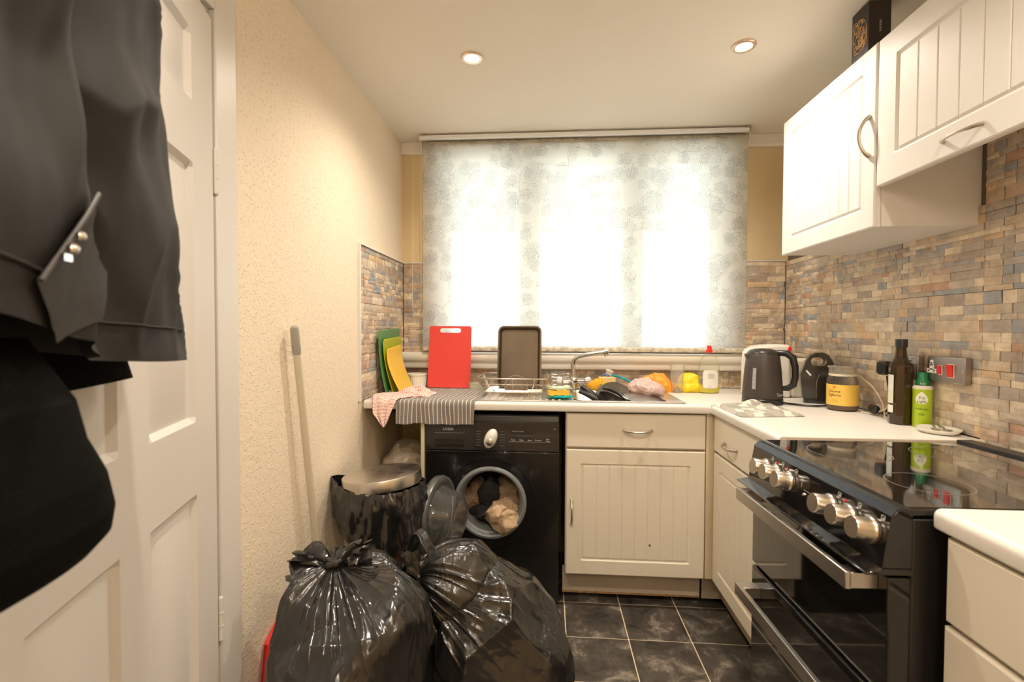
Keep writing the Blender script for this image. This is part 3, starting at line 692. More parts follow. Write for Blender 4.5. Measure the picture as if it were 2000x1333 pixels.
# ---------------------------------------------------------------- washing machine
wm = thing('washing_machine', 'black front-loading washing machine with its round door open and laundry inside', 'washing machine', (-.243, 2.42, 0))
wx0, wx1, wy = -.541, .055, 2.135
PX, PZ = -.250, .457
body = MB(); body.box(wx0, wx0+.012, wy, 2.69, .02, .842); body.box(wx1-.012, wx1, wy, 2.69, .02, .842); body.box(wx0, wx1, wy, 2.69, .838, .850); body.box(wx0, wx1, 2.68, 2.69, .02, .842); body.box(wx0, wx1, wy, 2.69, .015, .03)
body.build('cabinet', M_BLACK, wm)
fp = MB(); rect_hole(fp, wx0, wx1, .02, .676, PX, PZ, .150, wy-.018); 
fp.grid(np.array([[(PX+.150*math.cos(a), yy, PZ+.150*math.sin(a)) for a in np.linspace(0, 2*math.pi, 64, endpoint=False)] for yy in (wy-.018, wy+.01)]), cv=True)
for (a, c_) in (((wx0, .02), (wx1, .02)), ((wx1, .02), (wx1, .676)), ((wx1, .676), (wx0, .676)), ((wx0, .676), (wx0, .02))):
    fp.add([(a[0], wy-.018, a[1]), (c_[0], wy-.018, c_[1]), (c_[0], wy+.002, c_[1]), (a[0], wy+.002, a[1])], [(0, 1, 2, 3)])
fp.build('front_panel', mat('washer_black', (.011, .010, .009), .16, coat=.3), wm, smooth=30)
b = MB(); b.lathe([(.205, 0), (.2035, .003), (.199, .003), (.197, 0)], 80, (PX, wy-.018, PZ), (0, -1, 0)); b.build('door_recess', M_BLACKG, wm)
b = MB(); b.lathe([(.163, 0), (.162, .006), (.157, .010), (.150, .011), (.144, .007), (.142, -.012), (.136, -.016), (.132, -.045), (.126, -.055), (.126, -.08)], 72, (PX, wy-.018, PZ), (0, -1, 0))
b.build('door_seal', mat('grey_seal', (.20, .215, .22), .38), wm, smooth=40)
b = MB(); b.lathe([(.126, -.08), (.20, -.085), (.235, -.11), (.235, -.36), (0, -.37)], 48, (PX, wy-.018, PZ), (0, -1, 0)); b.build('drum', mat('drum_steel', (.30, .27, .24), .35, .9, var=(40, .3)), wm)
# fascia
cp = MB().box(wx0, wx1, wy-.020, wy+.01, .690, .822).build('fascia', mat('washer_fascia', (.020, .018, .017), .22, coat=.3), wm, bevel=.002)
MB().box(wx0, wx1, wy-.022, wy+.01, .676, .688).build('seam_strip', M_BLACKG, wm, bevel=.002)
MB().prism([(wy-.021, .822), (wy-.016, .846), (wy-.008, .850), (wy+.01, .850), (wy+.01, .822)], 0, wx0+.002, wx1-.002).build('top_trim', mat('washer_top', (.055, .055, .055), .25, .3), wm, bevel=.002)
dr = MB(); dr.prism(round_poly(.200, .120, .004, 3, wx0+.120, .754), 1, wy-.0235, wy-.019); dr = dr.build('detergent_drawer', mat('washer_drawer', (.032, .029, .027), .28), wm, bevel=.001)
b = MB(); b.prism(round_poly(.132, .036, .008, 4, wx0+.108, .722), 1, wy-.0242, wy-.0230); b.build('handle_recess', M_DARK, dr)
b = MB(); b.prism(round_poly(.128, .016, .006, 4, wx0+.108, .716), 1, wy-.026, wy-.0240); b.build('handle_lip', M_BLACK, dr, bevel=.002)
b = MB(); b.prism(round_poly(.138, .0012, .0005, 1, wx0+.110, .768), 1, wy-.0242, wy-.0233); b.build('trim_line', M_PRT, dr)
lettering('LOGIK', .0165, (wx0+.103, wy-.0242, .785), (1, 0, 0), Z_, M_PRINTW, dr, sx=1.0)
b = MB(); b.lathe([(0, .026), (.012, .026), (.021, .020), (.026, .008), (.027, 0)], 40, (0, 0, 0), (0, -1, 0))
V = np.array(b.v); a = math.radians(-22); xx = V[:, 0]*1.02; zz_ = V[:, 2]*1.72; V2 = np.stack([xx*math.cos(a)-zz_*math.sin(a)-.248, V[:, 1]+wy-.020, xx*math.sin(a)+zz_*math.cos(a)+.745], -1); b.v = [tuple(q) for q in V2]
dial = b.build('dial', mat('dial_white', (.80, .78, .72), .3), wm)
b = MB(); b.lathe([(0, .003), (.010, .003), (.0165, .0)], 30, (-.251, wy-.0465, .735), (0, -1, 0)); b.build('dial_centre', M_STEEL, dial)
for sx in (-1, 1):
    for k in range(6): MB().box(-.250+sx*.055-.012, -.250+sx*.055+.012, wy-.0215, wy-.0195, .713+.0125*k, .716+.0125*k).build('dial_mark', mat('mark_grey', (.09, .085, .08), .4), cp)
MB().box(-.155, -.060, wy-.0212, wy-.0195, .745, .772).build('display', mat('washer_display', (.012, .010, .010), .05), cp)
lettering('1400 spin washing', .007, (-.128, wy-.0216, .780), X_, Z_, M_PRT, cp)
for k, s in enumerate(('Temp', 'Delay', 'Speed', 'Pre-wash')): lettering(s, .0078, (-.148+.037*k, wy-.0216, .744-.0025), X_, Z_, M_PRINTW, cp)
lettering('Start', .007, (.005, wy-.0216, .747), X_, Z_, M_PRINTW, cp); lettering('Pause', .007, (.005, wy-.0216, .739), X_, Z_, M_PRINTW, cp)
MB().box(-.168, .02, wy-.0214, wy-.020, .733, .7338).build('print_line', M_PRT, cp)
lettering('8kg', .008, (.035, wy-.0216, .793), X_, Z_, M_PRT, cp)
MB().box(wx0+.03, wx1-.03, wy-.01, 2.6, .0, .018).build('feet', M_BLACKM, wm)
# opened door
ph = math.radians(102); hu = Vector((math.cos(ph), -math.sin(ph), 0)); hw = Vector((-math.sin(ph), -math.cos(ph), 0)); hinge = Vector((PX-.168, wy-.024, PZ))
dc = hinge + hu*.166
wd_ = MB(); wd_.lathe([(.126, -.002), (.126, .010), (.134, .016), (.150, .020), (.161, .012), (.164, -.004), (.160, -.018), (.150, -.022), (.134, -.020), (.126, -.014), (.126, -.002)], 64, dc, hw)
wdr = wd_.build('washer_door', mat('door_rim_grey', (.17, .175, .17), .28, .5), wm, smooth=45)
b = MB(); b.lathe([(.126, -.014), (.122, -.020), (.112, -.040), (.104, -.085), (.096, -.100), (.080, -.104), (0, -.100)], 56, dc, hw)
b.build('glass_bowl', clear('bowl_glass', (.62, .62, .60), .03, 1.8, .10, (.5, .5, .48)), wdr, smooth=50)
b = MB(); b.lathe([(.118, .012), (.05, .022), (0, .024)], 56, dc, hw); b.build('door_cover', clear('cover_smoke', (.34, .34, .34), .05, 1.5, .15, (.08, .08, .08)), wdr)
b = MB(); b.obox(hinge+Vector((.0, .0, 0)), hu, (0, 0, 1), hw, .014, .020, .008); b.build('hinge_plate', M_WHITEP, wdr, bevel=.002)

# end panel beside the washer, alcove support, bag stuffed under the worktop
ep = tag(MB().box(-.566, -.549, 2.122, 2.70, 0, .871).build('end_panel', mat('cream_panel', (.80, .72, .50), .45), bevel=.001, loc=(-.557, 2.4, 0)), 'narrow cream end panel standing left of the washing machine', 'panel')
bk = tag(MB().prism([(-.806, .871), (-.745, .871), (-.748, .818), (-.758, .812)], 1, 2.14, 2.70).build('worktop_bracket', mat('red_brown_wood', (.16, .05, .03), .5), bevel=.002, loc=(-.78, 2.3, .82)), 'dark red-brown wooden bracket under the left end of the worktop', 'bracket')
# ---------------------------------------------------------------- crumpled and soft things
def lobed(center, lobes, seed, nth=220, nph=130, facets=70, fd=(.86, 1.0), pole=(0, 0, 1), pleats=None, ridges=((9, .010), (22, .004)), floor_z=None, k=26, fsharp=70, post=None):
    """closed crumpled body: soft union of spheres, cut into taut facets, creased by ridged noise"""
    center = np.array(center, float); pz = np.array(pole, float); pz /= np.linalg.norm(pz)
    t = np.array([1, 0, 0.]) if abs(pz[0]) < .9 else np.array([0, 1., 0]); px_ = np.cross(t, pz); px_ /= np.linalg.norm(px_); py_ = np.cross(pz, px_)
    PH, TH = np.meshgrid(np.linspace(.012, math.pi-.012, nph), np.linspace(0, 2*math.pi, nth, endpoint=False), indexing='ij')
    D = (np.sin(PH)*np.cos(TH))[..., None]*px_+(np.sin(PH)*np.sin(TH))[..., None]*py_+np.cos(PH)[..., None]*pz
    R = None
    for o, r in lobes:
        o = np.array(o, float); r = np.array(r if isinstance(r, (tuple, list)) else (r, r, r), float)
        d, oo = D/r, o/r; A = (d*d).sum(-1); B = (d*oo).sum(-1); Cc = (oo*oo).sum()-1; disc = np.maximum(B*B-A*Cc, 0)
        rr = np.where(B*B-A*Cc > 0, (B+np.sqrt(disc))/A, .02)
        R = rr if R is None else np.log(np.exp(k*R)+np.exp(k*rr))/k
    rg = np.random.RandomState(seed)
    if facets:
        n = rg.normal(size=(facets, 3)); n /= np.linalg.norm(n, axis=1)[:, None]; dd = rg.uniform(fd[0], fd[1], facets)
        dn = np.maximum(D.reshape(-1, 3) @ n.T, .05); q = dd/dn
        s = -np.log(np.exp(-fsharp*np.minimum(q, 3)).sum(1))/fsharp; R = R*np.minimum(s, 1.06).reshape(R.shape)
    P = D*R[..., None]
    for fr, am in ridges: R = R + am*(ridge(P*fr+seed, seed)-.35)
    if pleats:
        nP, am, ln = pleats; wgt = np.exp(-PH/ln); ang = TH*nP/(2*math.pi)
        R = R + am*wgt*(1-2*np.abs(vnoise(np.stack([np.cos(TH)*nP/3, np.sin(TH)*nP/3, PH*.5], -1), seed+5)))
    P = D*R[..., None]+center
    if floor_z is not None: P[..., 2] = np.maximum(P[..., 2], floor_z+.002*np.abs(vnoise(P*20, 2)))
    if post is not None: P = post(P, PH, TH)
    b = MB(); b.grid(P, cv=True)
    o = len(b.v); b.v += [tuple(P[0].mean(0)), tuple(P[-1].mean(0))]
    for j in range(nth):
        b.f.append((o, (j+1) % nth, j)); b.mi.append(0); L = (nph-1)*nth; b.f.append((o+1, L+j, L+(j+1) % nth)); b.mi.append(0)
    return b
def film(name, col, rough=.2, scale=26, strength=.5):
    m, nt, b = _new(name); lk = nt.links.new; b.inputs['Base Color'].default_value = (*col, 1); b.inputs['Roughness'].default_value = rough
    b.inputs['Specular IOR Level'].default_value = .9
    tc = N(nt, 'ShaderNodeTexCoord'); mp = N(nt, 'ShaderNodeMapping'); mp.inputs['Scale'].default_value = (1, 1, .45); mp.inputs['Rotation'].default_value = (.5, .3, .2); lk(tc.outputs['Object'], mp.inputs[0])
    n1 = N(nt, 'ShaderNodeTexNoise'); n1.inputs['Scale'].default_value = scale; n1.inputs['Detail'].default_value = 4; n1.inputs['Distortion'].default_value = 1.2; lk(mp.outputs[0], n1.inputs['Vector'])
    v = N(nt, 'ShaderNodeTexVoronoi', feature='DISTANCE_TO_EDGE'); v.inputs['Scale'].default_value = scale*.5; lk(mp.outputs[0], v.inputs['Vector'])
    r = N(nt, 'ShaderNodeMapRange'); r.inputs[1].default_value = 0; r.inputs[2].default_value = .12; lk(v.outputs['Distance'], r.inputs[0])
    n3 = N(nt, 'ShaderNodeTexNoise'); n3.inputs['Scale'].default_value = 3.2; n3.inputs['Detail'].default_value = 1; lk(tc.outputs['Object'], n3.inputs['Vector'])
    r3 = N(nt, 'ShaderNodeMapRange'); r3.inputs[1].default_value = .48; r3.inputs[2].default_value = .62; lk(n3.outputs[0], r3.inputs[0])
    mu = N(nt, 'ShaderNodeMath', operation='MULTIPLY'); lk(n1.outputs[0], mu.inputs[0]); lk(r3.outputs[0], mu.inputs[1])
    ad = N(nt, 'ShaderNodeMath', operation='MULTIPLY_ADD'); lk(r.outputs[0], ad.inputs[0]); ad.inputs[1].default_value = .10; lk(mu.outputs[0], ad.inputs[2])
    bp = N(nt, 'ShaderNodeBump'); bp.inputs['Strength'].default_value = strength; bp.inputs['Distance'].default_value = .006; lk(ad.outputs[0], bp.inputs['Height']); lk(bp.outputs[0], b.inputs['Normal'])
    return m
M_BAG = film('black_bag_film', (.015, .014, .013), .20, 34, .9)
# left rubbish sack: tied at its upper left, taut folds fanning out from the knot
def fold_fan(knot, seed, amp, ln, k0):
    def f(P, PH, TH):
        ring = lambda k, sd: vnoise(np.stack([np.cos(TH)*k, np.sin(TH)*k, PH*.55+sd], -1), sd)
        cr = lambda k, sd, wd=1.7: np.clip(1-np.abs(ring(k, sd))*wd, 0, 1)**3
        near = np.exp(-(PH/ln)**2)*np.clip(PH/.16, .15, 1); far = np.exp(-(PH/(ln*1.9))**2)*np.clip(PH/.3, .1, 1)
        ln_mod = .35+.65*np.clip(ring(1.4, seed+9)+.5, 0, 1)
        disp = amp*far*cr(k0, seed)*ln_mod+.55*amp*near*cr(k0*2.2, seed+1)+.28*amp*near*cr(k0*4.6, seed+2)-.25*amp*near
        c = P.mean((0, 1)); n = P-c; n /= np.linalg.norm(n, axis=-1)[..., None]; P = P+n*disp[..., None]
        P[..., 2] = np.maximum(P[..., 2], .003); return P
    return f
sk1 = lobed((-.515, 1.25, .25), [((0, 0, -.02), (.228, .215, .235)), ((.025, .01, .14), (.185, .175, .19)), ((-.075, .03, .19), (.12, .12, .14))], 21, 420, 210, 40, (.88, 1.02), (-.07, .03, .325), None, ((3.5, .014), (9, .005), (24, .0014)), .0, fsharp=200, post=fold_fan(None, 3, .017, .95, 2.1))
bag1 = thing('rubbish_sack', 'black knotted rubbish sack on the floor by the left wall, the taller upright one', 'rubbish bag', (-.53, 1.28, 0))
sk1.build('sack', M_BAG, bag1, smooth=45)
def tuft(name, root, dirv, L, r0, r1, seed, parent, m=None, n=44, rows=20):
    root, dirv = np.array(root), np.array(dirv, float); dirv /= np.linalg.norm(dirv)
    a = np.cross(dirv, [0, 0, 1.]); a /= np.linalg.norm(a)+1e-9; c = np.cross(dirv, a)
    U, V = np.meshgrid(np.linspace(0, 1, rows), np.linspace(0, 2*math.pi, n, endpoint=False), indexing='ij')
    rad = r0+(r1-r0)*U**1.3; q = np.stack([np.cos(V)*3.2, np.sin(V)*3.2, U*1.5], -1)
    rad = rad*(1+.75*vnoise(q, seed)+.3*vnoise(q*2.3, seed+2)); Lk = L*U*(1+.35*U*vnoise(np.stack([np.cos(V)*2, np.sin(V)*2, 0*V], -1), seed+9))
    P = root+a*(rad*np.cos(V))[..., None]+c*(.6*rad*np.sin(V))[..., None]+dirv*Lk[..., None]
    P[..., 2] += -.25*L*U**2
    b = MB(); b.grid(P, cv=True); return b.build(name, m or M_BAG, parent, smooth=45)
kp = Vector(sk1.v[-2])
tuft('knotted_neck', kp-Vector((.0, 0, .012)), (-.85, .1, .30), .105, .020, .052, 4, bag1)
tuft('knotted_neck', kp-Vector((.0, 0, .012)), (.62, .25, .52), .115, .020, .042, 8, bag1)
b = MB(); b.tube([kp+Vector((.022*math.cos(t), .020*math.sin(t), -.002+.008*math.cos(t+.6))) for t in np.linspace(0, 2*math.pi, 22, endpoint=False)], .010, 8, closed=True); b.build('knot', M_BAG, bag1)
# right rubbish sack: slumped, mouth loosely gathered at its upper left
sk2 = lobed((-.172, 1.50, .26), [((.02, 0, -.06), (.245, .20, .21)), ((-.115, .0, .165), (.125, .125, .14)), ((-.03, .0, .09), (.165, .15, .17))], 33, 420, 210, 40, (.90, 1.03), (-.183, -.06, .17), None, ((4, .016), (10, .006), (26, .0015)), .0, fsharp=200, post=fold_fan(None, 6, .016, 1.0, 2.2))
bag2 = thing('rubbish_sack', 'black slumped rubbish sack leaning in front of the washing machine', 'rubbish bag', (-.13, 1.48, 0))
sk2.build('sack', M_BAG, bag2, smooth=45)
def loop_fn(u, v):
    a = math.pi*u; x = -.385+.045*np.cos(a)*-1+.01*(v-.5); z = .47+.135*np.sin(a)**.8+.012*vnoise(np.stack([u*6, v*2, 0*u], -1), 3); y = 1.44+.05*(v-.5)+.02*np.sin(a*2)
    return x, y, z
sb, _ = sheet(loop_fn, 40, 8); sb.build('tie_handle', M_BAG, bag2, solid=.001, smooth=60)
kp = Vector(sk2.v[-2]); tuft('gathered_mouth', kp+Vector((.012, 0, -.012)), (-.62, -.1, .72), .10, .024, .060, 14, bag2)

# red object just showing behind the left sack
dpn = thing('dustpan', 'red plastic dustpan standing against the left wall behind the tall sack', 'dustpan', (-.80, 1.43, 0))
MB().prism([(1.280, .004), (1.515, .004), (1.485, .30), (1.405, .335), (1.340, .30)], 0, -.829, -.817).build('pan', M_REDP, dpn, bevel=.003)
MB().prism([(1.280, .004), (1.295, .004), (1.353, .30), (1.340, .30)], 0, -.829, -.785).build('side_wall', M_REDP, dpn, bevel=.003)

# mop handle leaning on the wall
mp_ = thing('broom', 'beige broom handle with a grey grip leaning on the left wall', 'broom', (-.70, 1.72, 0))
T, Bt = Vector((-.805, 1.480, 1.240)), Vector((-.790, 1.668, .02)); dv = (T-Bt).normalized()
MB().cyl(Bt, T-dv*.09, .0115, n=20).build('handle', mat('beige_tube', (.62, .54, .40), .4), mp_)
b = MB(); b.lathe([(0, 0), (.0125, 0), (.0135, .01), (.0135, .078), (.0115, .088), (.006, .093), (0, .094)], 24, T-dv*.092, dv); b.build('grip', mat('grey_grip', (.34, .32, .27), .45), mp_)
MB().box(-.815, -.765, 1.60, 1.74, .0, .035).build('head', mat('mop_head', (.4, .38, .35), .8), mp_, bevel=.01)

# pedal bin with black liner and steel lid
bn = thing('pedal_bin', 'steel pedal bin with a black liner hanging out, by the left wall', 'bin', (-.632, 1.81, 0))
MB().lathe([(0, .0), (.140, .0), (.143, .01), (.143, .62), (.138, .62), (.138, .02), (0, .02)], 64, (-.632, 1.81, 0)).build('body', M_STEEL, bn)
tl = Euler((math.radians(-2), math.radians(-6), 0)).to_matrix(); ax_ = tl @ Vector((0, 0, 1))
b = MB(); b.lathe([(0, -.003), (.1485, -.003), (.1495, .0), (.1495, .0375), (.1482, .0402), (.10, .043), (0, .0445)], 72, (-.632, 1.81, .634), ax_)
b.build('lid', mat('lid_steel', (.70, .66, .61), .30, 1.0, var=(14, .05), rvar=.06), bn, smooth=35)
TH_ = 2*math.pi
def skirt(u, v):
    a = u*TH_; d = np.stack([np.cos(a)*2.2, np.sin(a)*2.2, v*1.3], -1); fl = np.exp(-((np.abs((a-math.pi*1.02+math.pi) % TH_-math.pi))/.30)**2)
    r = .150+.018*np.sin(math.pi*v)**.7-.004*v+.016*(1-2*np.abs(vnoise(d*1.7, 5)))*(.3+v)+.006*vnoise(d*5, 6)+fl*.040*(1-v)
    z = .640+fl*.02-.185*v*(1+.30*vnoise(np.stack([np.cos(a)*1.4, np.sin(a)*1.4, 0*a], -1), 12)-.25*np.sin(a)-.25*np.exp(-((np.abs((a-math.pi*1.2+math.pi) % TH_-math.pi))/.5)**2))
    return -.632+r*np.cos(a), 1.81+r*np.sin(a), z
U, V = np.meshgrid(np.linspace(0, 1, 180, endpoint=False), np.linspace(0, 1, 46), indexing='ij'); x, y, z = skirt(U, V)
b = MB(); b.grid(np.stack([x, y, z], -1), cu=True); b.build('liner', M_BAG, bn, smooth=60)

# crumpled carrier bag under the worktop
cbg = lobed((-.70, 2.36, .56), [((0, 0, 0), (.11, .12, .115)), ((.03, 0, -.15), (.10, .16, .16)), ((-.02, .03, -.32), (.09, .16, .24))], 8, 120, 80, 34, (.86, 1.0), (0, 0, 1), None, ((12, .012), (25, .004)), .004)
tag(cbg.build('carrier_bag', film('dusty_film', (.50, .43, .33), .35, 22, .5), smooth=40, loc=(-.70, 2.36, 0)), 'dusty off-white crumpled carrier bag stuffed in the gap left of the washing machine', 'bag')

# laundry
def garment(name, label, c, lobes, col, seed, m=None):
    g = lobed(c, lobes, seed, 90, 60, 22, (.80, 1.0), (0, 0, 1), None, ((14, .012), (30, .005)))
    tag(g.build(name, m or mat(name+str(seed), col, .85, bump=(300, .15, .001)), smooth=50, loc=c), label, 'laundry', 'laundry in the drum')
garment('beige_garment', 'beige crumpled garment spilling over the lower right of the washer door rim', (-.200, 2.155, .395), [((0, 0, 0), (.058, .05, .038)), ((.025, -.02, -.022), (.028, .04, .024)), ((-.05, .06, .0), (.055, .06, .045))], (.52, .36, .22), 41)
garment('brown_garment', 'brown garment bundled at the left inside the washer drum', (-.335, 2.23, .435), [((0, 0, 0), (.055, .06, .09)), ((.0, .05, -.06), (.07, .07, .05))], (.24, .14, .08), 42)
garment('tan_garment', 'dull tan garment at the upper right inside the washer drum', (-.175, 2.25, .47), [((0, 0, 0), (.075, .06, .06)), ((.02, .0, -.05), (.06, .06, .05))], (.26, .18, .12), 43)
garment('black_garment', 'black garment in the middle of the washer drum', (-.262, 2.20, .43), [((0, 0, .03), (.045, .05, .08)), ((-.02, .0, -.04), (.07, .06, .04))], (.012, .011, .01), 44)

# ---------------------------------------------------------------- door, frame and jackets
dframe = MB()
for z0, z1, y0, y1 in ((0, 2.085, 1.140, 1.220), (2.012, 2.085, .362, 1.140), (0, 2.085, .29, .362)): dframe.box(XL-.012, XL+.006, y0, y1, z0, z1)
dframe.box(XL-.012-WT, XL-.011, 1.140, 1.166, 0, 2.02); dframe.box(XL-.012-WT, XL-.011, .344, .366, 0, 2.02); dframe.box(XL-.012-WT, XL-.011, .344, 1.166, 2.005, 2.026)
dfr = struct(dframe.build('door_1', M_WOODW, bevel=.003))
DW, DHT, DT = .762, 1.985, .036
pan = [(a, c_, e, f) for a, c_ in ((.127, .337), (.438, .644)) for e, f in ((.20, .86), (1.022, 1.598), (1.733, 1.888))]
def off_rect(e): return e
xs = sorted({0, .003, DW-.003, DW} | {q+s*k for a, c_, _, _ in pan for q, s in ((a, 1), (c_, -1)) for k in (0, .012, .022, .050)})
zs = sorted({.008, .011, DHT-.003, DHT} | {q+s*k for _, _, e, f in pan for q, s in ((e, 1), (f, -1)) for k in (0, .012, .022, .050)})
def rel(x, z):
    for a, c_, e, f in pan:
        if a-1e-6 <= x <= c_+1e-6 and e-1e-6 <= z <= f+1e-6:
            m_ = min(x-a, c_-x, z-e, f-z)
            return -.0 if m_ < .001 else -.011 if m_ < .0225 else -.0025
    return -.002 if min(x, DW-x, z-.008, DHT-z) < .001 else 0
b = MB(); b.grid(np.array([[tuple(dp(x, rel(x, z), z)) for z in zs] for x in xs]))
pts = [dp(0, -DT, .008), dp(DW, -DT, .008), dp(DW, -DT, DHT), dp(0, -DT, DHT), dp(0, -.002, .008), dp(DW, -.002, .008), dp(DW, -.002, DHT), dp(0, -.002, DHT)]
b.add([tuple(q) for q in pts], [(0, 1, 2, 3), (0, 1, 5, 4), (1, 2, 6, 5), (2, 3, 7, 6), (3, 0, 4, 7)])
leaf = b.build('door_2', M_WOODW, smooth=25); struct(leaf)
for z in (1.618, .498):
    h = MB(); h.cyl(dp(-.004, .004, z-.05), dp(-.004, .004, z+.05), .006, n=12)
    for k in (-.052, .052): h.ball(dp(-.004, .004, z+k), .0062, n=10)
    h.cyl(dp(-.004, .004, z-.018), dp(-.004, .004, z-.016), .0068, n=12); h.cyl(dp(-.004, .004, z+.016), dp(-.004, .004, z+.018), .0068, n=12)
    h.build('hinge', M_WOODW, leaf)
h = MB(); h.lathe([(0, .006), (.022, .005), (.025, 0)], 28, dp(.722, 0, 1.03), DN); h.cyl(dp(.722, 0, 1.03), dp(.722, .045, 1.03), .009, n=14)
h.tube([dp(.722, .045, 1.03), dp(.70, .048, 1.031), dp(.67, .047, 1.031), dp(.645, .045, 1.029)], [.010, .0095, .009, .0085], 12); h.build('handle', M_CHROME, leaf)

M_SHELL = mat('grey_softshell', (.023, .0215, .0195), .66, spec=.35, bump=(160, .12, .0015))
M_FLEECE = mat('black_fleece', (.0045, .0045, .004), .95, spec=.08, bump=(220, .3, .003))
def hang(name, rows, folds, seed, m, parent, nv=150, thick=.0):
    """rows: (z, s_right, s_left, n_front, n_back); folds: (count, depth)"""
    R = np.array(rows); zz = np.linspace(R[0, 0], R[-1, 0], 110); order = np.argsort(R[:, 0]); g = lambda k: np.interp(zz, R[order, 0], R[order, k])
    sr, sl, nf, nb = g(1), g(2), g(3), g(4)
    t = np.linspace(0, 1, nv, endpoint=False)*2*math.pi
    c_, s_ = np.cos(t), np.sin(t); sg = lambda q, p: np.sign(q)*np.abs(q)**p
    Z = np.repeat(zz[:, None], nv, 1)
    S = ((sr+sl)/2)[:, None]-((sl-sr)/2)[:, None]*sg(c_, .75)[None]; Nn = ((nf+nb)/2)[:, None]+((nf-nb)/2)[:, None]*sg(s_, .7)[None]
    q = np.stack([S*folds[0], Z*1.1, 0*S], -1)
    wv = vnoise(q, seed)+.45*vnoise(q*2.1, seed+3)
    Nn = Nn+folds[1]*wv*np.clip(s_, 0, 1)[None]
    S = S+.006*vnoise(np.stack([Z*7, Nn*8, 0*Z], -1), seed+8)
    return S, Nn, Z
def emit(name, S, Nn, Z, m, parent, cap=True):
    P = np.array(DH)[None, None]+S[..., None]*np.array(DA)+Nn[..., None]*np.array(DN)+Z[..., None]*np.array([0, 0, 1.])
    b = MB(); b.grid(P, cv=True); return b.build(name, m, parent, smooth=70)
jk = thing('softshell_jacket', 'dark grey softshell jacket with a zipped pocket hanging on the door', 'jacket', tuple(dp(.75, .1, 1.2)))
# cross-section controls, from the hinge side round the front to the back: (heights, s, n)
ZK = [1.86, 1.739, 1.65, 1.563, 1.469, 1.382, 1.265, 1.183]
CT = [([.57, .470, .500, .510, .503, .482, .472, .455], [.07]*8, 1.183), ([.60, .520, .548, .560, .556, .536, .522, .506], [.095, .108, .110, .108, .108, .110, .108, .110], 1.184),
      ([.66, .640, .655, .662, .660, .648, .634, .612], [.11, .126, .132, .130, .134, .140, .138, .132], 1.188), ([.70, .692, .700, .704, .706, .704, .690, .668], [.105, .110, .118, .118, .116, .110, .108, .116], 1.192),
      ([.72, .742, .748, .752, .758, .768, .745, .712], [.10, .092, .088, .084, .080, .078, .090, .110], 1.197), ([.74, .800, .806, .812, .814, .806, .780, .750], [.115, .142, .148, .150, .152, .154, .150, .142], 1.205),
      ([.78, .845, .850, .855, .858, .852, .830, .805], [.12, .158, .164, .162, .160, .163, .164, .156], 1.222), ([.84, .91, .92, .925, .92, .92, .915, .90], [.12, .164, .160, .166, .160, .168, .166, .160], 1.242),
      ([.90, 1.02, 1.02, 1.02, 1.02, 1.02, 1.02, 1.02], [.10, .165, .165, .165, .165, .165, .165, .165], 1.262), ([.90, 1.04, 1.04, 1.04, 1.04, 1.04, 1.04, 1.04], [.05, .05, .05, .05, .05, .05, .05, .05], 1.28),
      ([.75, .80, .80, .80, .80, .80, .80, .80], [.045]*8, 1.22), ([.60, .50, .525, .535, .53, .51, .50, .49], [.046]*8, 1.185)]
def jacket_surface(nz=120, per=14):
    u = np.linspace(0, 1, nz); K = len(CT); S = []; Nn = []; Z = []
    for k in range(K):
        sk_, nk, zb = CT[k]; zz = 1.86+(zb-1.86)*u; o = slice(None, None, -1)
        S.append(np.interp(zz, ZK[o], sk_[o])); Nn.append(np.interp(zz, ZK[o], nk[o])); Z.append(zz)
    A = np.stack([np.array(S), np.array(Nn), np.array(Z)], -1); out = []
    ker = np.ones(9)/9
    for k in range(K):
        p0, p1, p2, p3 = A[k-1], A[k], A[(k+1) % K], A[(k+2) % K]
        for t in np.arange(per)/per: out.append(.5*((2*p1)+(p2-p0)*t+(2*p0-5*p1+4*p2-p3)*t*t+(3*p1-p0-3*p2+p3)*t**3))
    A = np.array(out).transpose(1, 0, 2)
    pad = np.concatenate([np.repeat(A[:1], 4, 0), A, np.repeat(A[-1:], 4, 0)]); A2 = sum(pad[i:i+nz] for i in range(9))/9; A2[..., 2] = A[..., 2]; A2[-1] = A[-1]
    q = np.stack([A2[..., 0]*9, A2[..., 2]*2.2, A2[..., 1]*6], -1)
    A2[..., 1] += np.where(A2[..., 1] > .06, .013*vnoise(q, 5)+.010*(1-2*np.abs(vnoise(q*1.5+A2[..., 2:3]*3, 9)))+.004*vnoise(q*4, 31), 0); A2[..., 0] += .004*vnoise(q*1.3, 12)
    return A2
JS = jacket_surface(); emit('shell', JS[..., 0], JS[..., 1], JS[..., 2], M_SHELL, jk)
def jn(s, z):
    d = (JS[..., 0]-s)**2+(JS[..., 2]-z)**2+np.where(JS[..., 1] < .07, 1, 0); i = np.unravel_index(np.argmin(d), d.shape); return float(JS[i][1])
b = MB(); b.tube([tuple(np.array(dp(JS[r, c, 0], JS[r, c, 1]+.0015, JS[r, c, 2]))) for r, c in [(-9, c) for c in range(2, 112, 3)]], .0016, 6); b.build('hem_seam', M_SHELL, jk)
rows = []
for a_ in np.linspace(0, 1, 14):
    rows.append([])
    for c in np.linspace(0, 1, 12):
        s = .826+.064*a_-(.055)*c*(1-a_*.35); z = 1.345-.076*a_-.095*c+.045*a_*c; rows[-1].append(tuple(dp(s, jn(s, z)+.005, z)))
b = MB(); b.grid(np.array(rows)); b.build('pocket_flap', mat('grey_softshell_light', (.046, .043, .039), .65, spec=.3, bump=(160, .12, .0015)), jk, smooth=60)
zp = [(.822, 1.352), (.842, 1.328), (.862, 1.303), (.878, 1.283), (.890, 1.268)]
